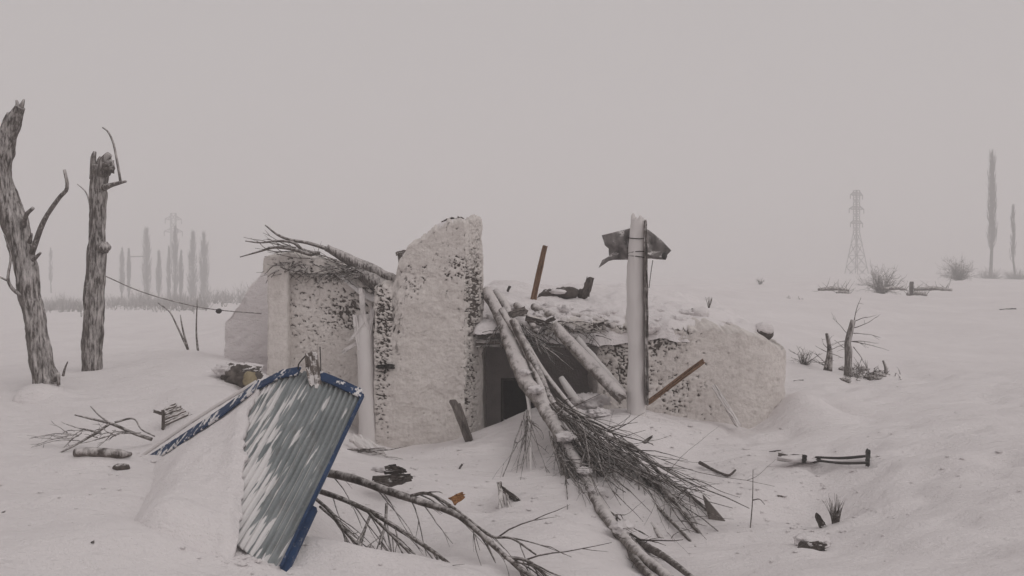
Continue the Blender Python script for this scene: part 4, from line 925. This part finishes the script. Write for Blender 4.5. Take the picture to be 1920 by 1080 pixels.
for a in ((1602, 600, 1615, 560), (1600, 625, 1650, 622), (1595, 640, 1665, 665), (1600, 650, 1645, 690), (1590, 640, 1540, 620), (1592, 630, 1560, 600), (1603, 602, 1640, 585), (1598, 640, 1648, 640), (1592, 655, 1560, 650), (1600, 615, 1655, 605)):
    s_ = P(a[0], a[1], dS); twig(mb, s_, P(a[2], a[3], dS - 0.2) - s_, np.linalg.norm(P(a[2], a[3], dS - 0.2) - s_), 0.009, 7, 0.12, 0.01, 4, 2)
tag(mb.build('twigs', M['twig_frost'], o), kind='stuff')
for i in range(16):
    q = PG(1585 + random.uniform(-8, 66), 702 + random.uniform(-10, 14), 0.01)
    MB().lump(q, random.uniform(0.04, 0.10), 10, 0.9, (1.3, 1, 0.6)).build('clod', M['bark_mid'], o)
mb = MB()
for i in range(90):
    q = PG(1588 + abs(random.gauss(0, 30)), 704 + random.uniform(-10, 10)); twig(mb, q, (random.uniform(-1, 1), random.uniform(-1, 1), random.uniform(0.1, 0.8)), random.uniform(0.08, 0.3), 0.009, 4, 0.2, 0, 4, 1)
tag(mb.build('ground_twigs', M['twig_frost'], o), kind='stuff')
o = thing('dead_sapling', 'pale frosted forked stem left of the snapped dark sapling', 'sapling', P(1553, 695, dS))
limb(PP([(1555, 700, dS), (1556, 660, dS), (1550, 625, dS)]), [0.05, 0.045, 0.03], 'trunk', M['bark_mid'], o, 8, 0.2, 5)
limb(PP([(1545, 700, dS), (1552, 665, dS), (1553, 640, dS)]), [0.03, 0.02], 'stem', M['bark_mid'], o, 7, 0.2, 5)
mb = MB()
for i in range(14): twig(mb, P(1552, random.uniform(635, 690), dS), (random.uniform(-1, 1), random.uniform(-1, 1), random.uniform(-0.1, 0.7)), random.uniform(0.15, 0.45), 0.009, 5, 0.12, 0, 4, 1)
tag(mb.build('twigs', M['twig_frost'], o), kind='stuff')
shrub('small_shrub', 'small dark clump at the right corner of the house', 1508, 684, D(1508, 684), 45, 36, 30, 0.012, mat='twig_frost', forks=3)
o = thing('dead_sapling', 'short curved stump right of the snapped dark sapling', 'sapling', P(1660, 708, dS)); limb(PP([(1658, 714, dS), (1661, 692, dS), (1656, 676, dS)]), [0.035, 0.02], 'trunk', M['bark'], o, 7, 0.2, 4)
shrub('bare_shrub', 'bare spreading shrub standing in front of the steel pylon at the right', 1652, 530, 58, 60, 66, 90, 0.026, mat='twig_frost', forks=4)
shrub('bare_shrub', 'round bare shrub left of the tall right-hand poplar', 1797, 512, 90, 50, 64, 120, 0.03, mat='twig_frost', forks=4)
o = MB().plank(P(1709, 552, 52), P(1709, 528, 52), 0.17, 0.15).build('fence_stake', M['darkwood'], None, P(1709, 552, 52)); tag(o, 'short dark stake in the line of debris on the far slope', 'stake')
for k, (x0, x1, y, lab) in enumerate(((1534, 1592, 543, 'left piece of the dark debris line on the far slope'), (1655, 1700, 542, 'middle piece of the dark debris line left of the short stake'), (1714, 1785, 543, 'right piece of the dark debris line right of the short stake'), (1568, 1595, 550, 'low dark lump under the left piece of the debris line'), (1700, 1738, 552, 'low dark lump under the short stake'))):
    o = thing('debris_log', lab, 'debris', P((x0 + x1) / 2, y + 3, 53)); limb(PP([(x0, y, 53), ((x0 + x1) / 2, y - 2, 53), (x1, y + 1, 53)]), [0.08, 0.13, 0.06], 'trunk', M['bark_mid'], o, 8, 0.4, 6)
    mb = MB()
    for i in range(14): twig(mb, P(random.uniform(x0, x1), y, 53), (random.uniform(-1, 1), 0, random.uniform(0, 0.8)), random.uniform(0.3, 0.9), 0.02, 4, 0.12)
    tag(mb.build('twigs', M['twig'], o), kind='stuff')
for px, py, d, h, w, n, lab in ((1395, 562, 40, 10, 26, 40, 'tiny low shrub half buried straight behind the right end of the roof'), (1478, 566, 36, 16, 14, 16, 'tiny pale shrub left one of the pair on the slope'), (1500, 566, 36, 14, 12, 14, 'tiny pale shrub right one of the pair on the slope'), (1425, 530, 75, 12, 18, 40, 'tiny faint shrub high on the slope behind the right roof')):
    shrub('low_shrub', lab, px, py, d, h, w, n, 0.012 * d / 30, forks=1, mat='twig_frost')

# ------------------------------------------------------------------ far poplars, pylons, thicket
def poplar(label, px, py, ptop, wpx, d, group, n=260, gap=0.12):
    b = P(px, py, d); h = (py - ptop) / F * d; w = wpx / F * d; b[2] = min(b[2], gz(b[0], b[1])) - 0.2
    o = thing('poplar_tree', label, 'tree', b, group)
    lean = rv(0.022) * np.array([1, 1, 0]); n = int(n * random.uniform(0.6, 1.1)); gap = gap + random.uniform(0, 0.14)
    limb([b, b + np.array([0, 0, h * 0.35]) + lean * h, b + np.array([0, 0, h * 0.7]) + lean * h, b + np.array([0, 0, h * 0.97]) + lean * h], [0.012 * h + 0.05, 0.010 * h, 0.006 * h, 0.02], 'trunk', M['far'], o, 8, 0.15, 5)
    mb = MB()
    for i in range(int(n * 0.62)):
        t = gap + (0.93 - gap) * random.random() ** 0.9; a = b + np.array([0, 0, h * t]) + lean * h
        prof = (math.sin(math.pi * min(0.999, t + 0.10) ** 0.95) ** 0.6 + 0.05) * (0.55 + 0.9 * float(vnoise(t * 7, px * 0.37, 1.5)))
        g_ = random.uniform(0, 2 * math.pi); q = np.array([math.cos(g_), math.sin(g_), 0]) * w * 0.5 * prof * random.uniform(0.4, 1.0)
        Ln = h * random.uniform(0.05, 0.20); Ln = min(Ln, h * (1.01 - t)); e = q + np.array([0, 0, Ln])
        m1 = a + q * 0.75 + np.array([0, 0, Ln * 0.4])
        mb.tube([a, m1, a + e + rv(0.04 * w)], [0.0026 * h + 0.012, 0.012], 3, cap=False)
        for _ in range(2):
            mb.tube([m1, m1 + (e - (m1 - a)) * 0.8 + rv(0.10 * w) + np.array([0, 0, 0.03 * h])], [0.03, 0.010], 3, cap=False)
    tag(mb.build('crown', M['far'], o))
    return o
gR, gL = 'bare poplars on the right', 'row of far bare poplars on the left'
poplar('tall narrow bare poplar standing near the right edge', 1857, 528, 285, 19, 160, gR, 420, 0.1)
poplar('slim half-size poplar at the very right edge', 1905, 528, 385, 12, 160, gR, 160, 0.15)
o = shrub('far_shrub', 'dark brush at the foot of the tall right-hand poplar', 1855, 530, 150, 26, 50, 240, 0.06, forks=1)
o = shrub('far_shrub', 'dark brush at the foot of the slim poplar by the right edge', 1905, 528, 150, 22, 56, 240, 0.06, forks=1)
for px, py, pt, w, lab in ((228, 545, 450, 9, 'first and shortest poplar at the left of the row'), (241, 545, 450, 7, 'second poplar from the left, thin'), (280, 570, 428, 14, 'third poplar from the left, thick and tall'), (296, 570, 470, 9, 'fourth poplar from the left, low and faint'), (313, 572, 462, 8, 'fifth poplar from the left, faint between two taller'), (326, 575, 425, 11, 'sixth poplar from the left, in front of the faint pylon'), (341, 575, 470, 8, 'seventh poplar from the left, low and thin'), (355, 580, 434, 15, 'last but one poplar on the right of the row, broad'), (377, 585, 437, 17, 'last and broadest poplar at the right of the row')):
    poplar('far row: ' + lab, px, py, pt, w * 1.35, 205, gL, int(240 + 24 * w), 0.05)
poplar('lone faint poplar top between the two snapped trunks', 96, 540, 455, 8, 230, gL, 160, 0.1)

def pylon(label, px, py, ptop, d, arms, rot):
    b = P(px, py, d); h = (py - ptop) / F * d; b[2] -= 0.8; h += 0.8
    o = thing('steel_pylon', label, 'pylon', b, 'steel pylons'); c, s = math.cos(rot), math.sin(rot)
    def at(u, v, z): return b + np.array([u * c - v * s, u * s + v * c, z])
    def hw(z): t = z / h; return 0.072 * h * (1 - t / 0.52) + 0.024 * h if t < 0.52 else 0.024 * h
    r = 0.0055 * h; zs = list(np.linspace(0, 0.52, 5) * h) + list(np.linspace(0.6, 1.0, 6) * h)
    for i, j in ((-1, -1), (1, -1), (1, 1), (-1, 1)):
        MB().tube([at(i * hw(z), j * hw(z), z) for z in zs], r, 4).build('leg', M['steel'], o, smooth=False)
    mb = MB(); cor = ((-1, -1), (1, -1), (1, 1), (-1, 1))
    for z0, z1 in zip(zs[:-1], zs[1:]):
        for k in range(4):
            a, e = cor[k], cor[(k + 1) % 4]
            mb.tube([at(a[0] * hw(z0), a[1] * hw(z0), z0), at(e[0] * hw(z1), e[1] * hw(z1), z1)], r * 0.6, 3)
            mb.tube([at(e[0] * hw(z0), e[1] * hw(z0), z0), at(a[0] * hw(z1), a[1] * hw(z1), z1)], r * 0.6, 3)
            mb.tube([at(a[0] * hw(z1), a[1] * hw(z1), z1), at(e[0] * hw(z1), e[1] * hw(z1), z1)], r * 0.6, 3)
    mb.build('bracing', M['steel'], o, smooth=False)
    for zf, Lf, side in arms:
        z = zf * h; mb = MB(); w = hw(z)
        for sd_ in ((-1, 1) if side == 0 else (side,)):
            tip = at(sd_ * Lf * h, 0, z + 0.01 * h)
            for j in (-1, 1):
                mb.tube([at(sd_ * w, j * w, z), tip], r * 0.8, 4); mb.tube([at(sd_ * w, j * w, z + 0.045 * h), tip], r * 0.8, 4)
                mb.tube([at(sd_ * (w + Lf * h) / 2, j * w / 2, z + 0.005 * h), at(sd_ * w, j * w, z + 0.045 * h)], r * 0.6, 3)
            mb.tube([tip, tip - np.array([0, 0, 0.05 * h])], r * 0.9, 5)
        mb.build('crossarm', M['steel'], o, smooth=False)
    return o
pylon('hazy lattice steel pylon with short crossarms on the right', 1606, 516, 357, 215, ((0.94, 0.10, 0), (0.78, 0.12, 0), (0.62, 0.10, 0)), 0.5)
pylon('very faint steel pylon behind the row of poplars on the left', 325, 575, 400, 300, ((0.93, 0.08, 0), (0.8, 0.09, 0)), 0.5)
pg = thing('portal_pole', 'faint portal of two poles and a crossbeam left of the thick poplar', 'pole', P(258, 560, 230))
for px in (243, 276): MB().tube([P(px, 568, 230), P(px, 478, 230)], [0.16, 0.12], 6).build('pole', M['far'], pg)
MB().box(P(259, 481, 230), (2.7, 0, 0.06), (0, 0.12, 0), (0, 0, 0.14)).build('crossbeam', M['far'], pg, smooth=False)

def thicket(name, label, pts, n, hpx, r):
    mb = MB()
    for i in range(n):
        t = random.random() * (len(pts) - 1); k = int(t); f = t - k
        q = [pts[k][j] + (pts[k + 1][j] - pts[k][j]) * f for j in range(3)]
        b = P(q[0] + random.gauss(0, 4), q[1], q[2] + random.gauss(0, 14)); b[2] = gz(b[0], b[1]) - 0.05
        h = hpx / F * q[2] * random.uniform(0.5, 1.15) * (0.55 + 0.9 * float(vnoise(q[0] / 22.0, 1.1, 2.2)))
        for _ in range(3): twig(mb, b, (random.uniform(-0.6, 0.6), random.uniform(-0.6, 0.6), 1), h * random.uniform(0.6, 1), r, 4, 0.16, 0, 3, 2, 0.6, 0.5)
    return tag(mb.build(name, M['twig_frost']), label, 'thicket', kind='stuff')
thicket('thicket', 'dark bare thicket along the far bank between the snapped trunks and the poplars', [(195, 562, 150), (260, 572, 140), (330, 585, 130), (390, 592, 120)], 480, 30, 0.028)
thicket('thicket', 'bare thicket on the far bank between the two snapped trunks', [(80, 575, 135), (120, 584, 130), (155, 592, 120)], 200, 26, 0.028)
thicket('thicket', 'faint far trees left of the house beyond the cable', [(395, 585, 150), (430, 580, 150), (480, 578, 150), (520, 575, 150)], 110, 42, 0.05)

cr_ = MB(); ico = np.array([(0, 0, 1), (0.9, 0, 0.3), (0.28, 0.85, 0.3), (-0.72, 0.53, 0.3), (-0.72, -0.53, 0.3), (0.28, -0.85, 0.3), (0, 0, -0.5)], float)
icf = [(0, 1, 2), (0, 2, 3), (0, 3, 4), (0, 4, 5), (0, 5, 1), (6, 2, 1), (6, 3, 2), (6, 4, 3), (6, 5, 4), (6, 1, 5)]
cxy = []
for px, py, n_, sp_ in ((1100, 850, 260, 0.9), (1300, 900, 260, 0.9), (700, 900, 260, 0.7), (850, 860, 160, 0.7), (1500, 900, 240, 1.0), (1700, 900, 300, 1.3), (1500, 1010, 160, 0.5), (500, 1050, 120, 0.25), (250, 860, 200, 0.8), (960, 960, 200, 0.7), (1620, 720, 120, 1.0), (1250, 810, 160, 0.6)):
    c_ = PG(px, py); cxy.append(c_[None, :2] + RNG.normal(0, sp_, (int(n_ * 0.45), 2)))
cxy = np.vstack(cxy); cz = G(cxy[:, 0], cxy[:, 1])
for (x, y), z in zip(cxy, cz):
    r_ = RNG.gamma(2.0, 0.004) + 0.003
    cr_.add(np.array([x, y, z]) + ico * r_ * RNG.uniform(0.6, 1.3, (7, 1)) * np.array([1.5, 1.3, 0.6]), icf)
tag(cr_.build('snow_crumbs', M['snow']), 'small crumbs of wind-broken snow strewn over the drifts', 'snow', kind='stuff')

# ------------------------------------------------------------------ the blowing snow and mist in the air
bx_ = MB(); h0, h1 = np.array([-960, -960, -9.0]), np.array([960, 960, 95.0])
v = [(x, y, z) for x in (h0[0], h1[0]) for y in (h0[1], h1[1]) for z in (h0[2], h1[2])]
bx_.add(v, [(0, 1, 3, 2), (4, 6, 7, 5), (0, 4, 5, 1), (2, 3, 7, 6), (0, 2, 6, 4), (1, 5, 7, 3)])
hm = bpy.data.materials.new('haze'); hm.use_nodes = True; ht = hm.node_tree; ht.nodes.clear()
ho = ht.nodes.new('ShaderNodeOutputMaterial'); hv = ht.nodes.new('ShaderNodeVolumePrincipled')
hv.inputs['Density'].default_value = 0.0054; hv.inputs['Color'].default_value = (0.99, 0.98, 0.98, 1); hv.inputs['Anisotropy'].default_value = 0.0
ht.links.new(hv.outputs[0], ho.inputs['Volume'])
tag(bx_.build('haze', hm, smooth=False), kind='stuff')
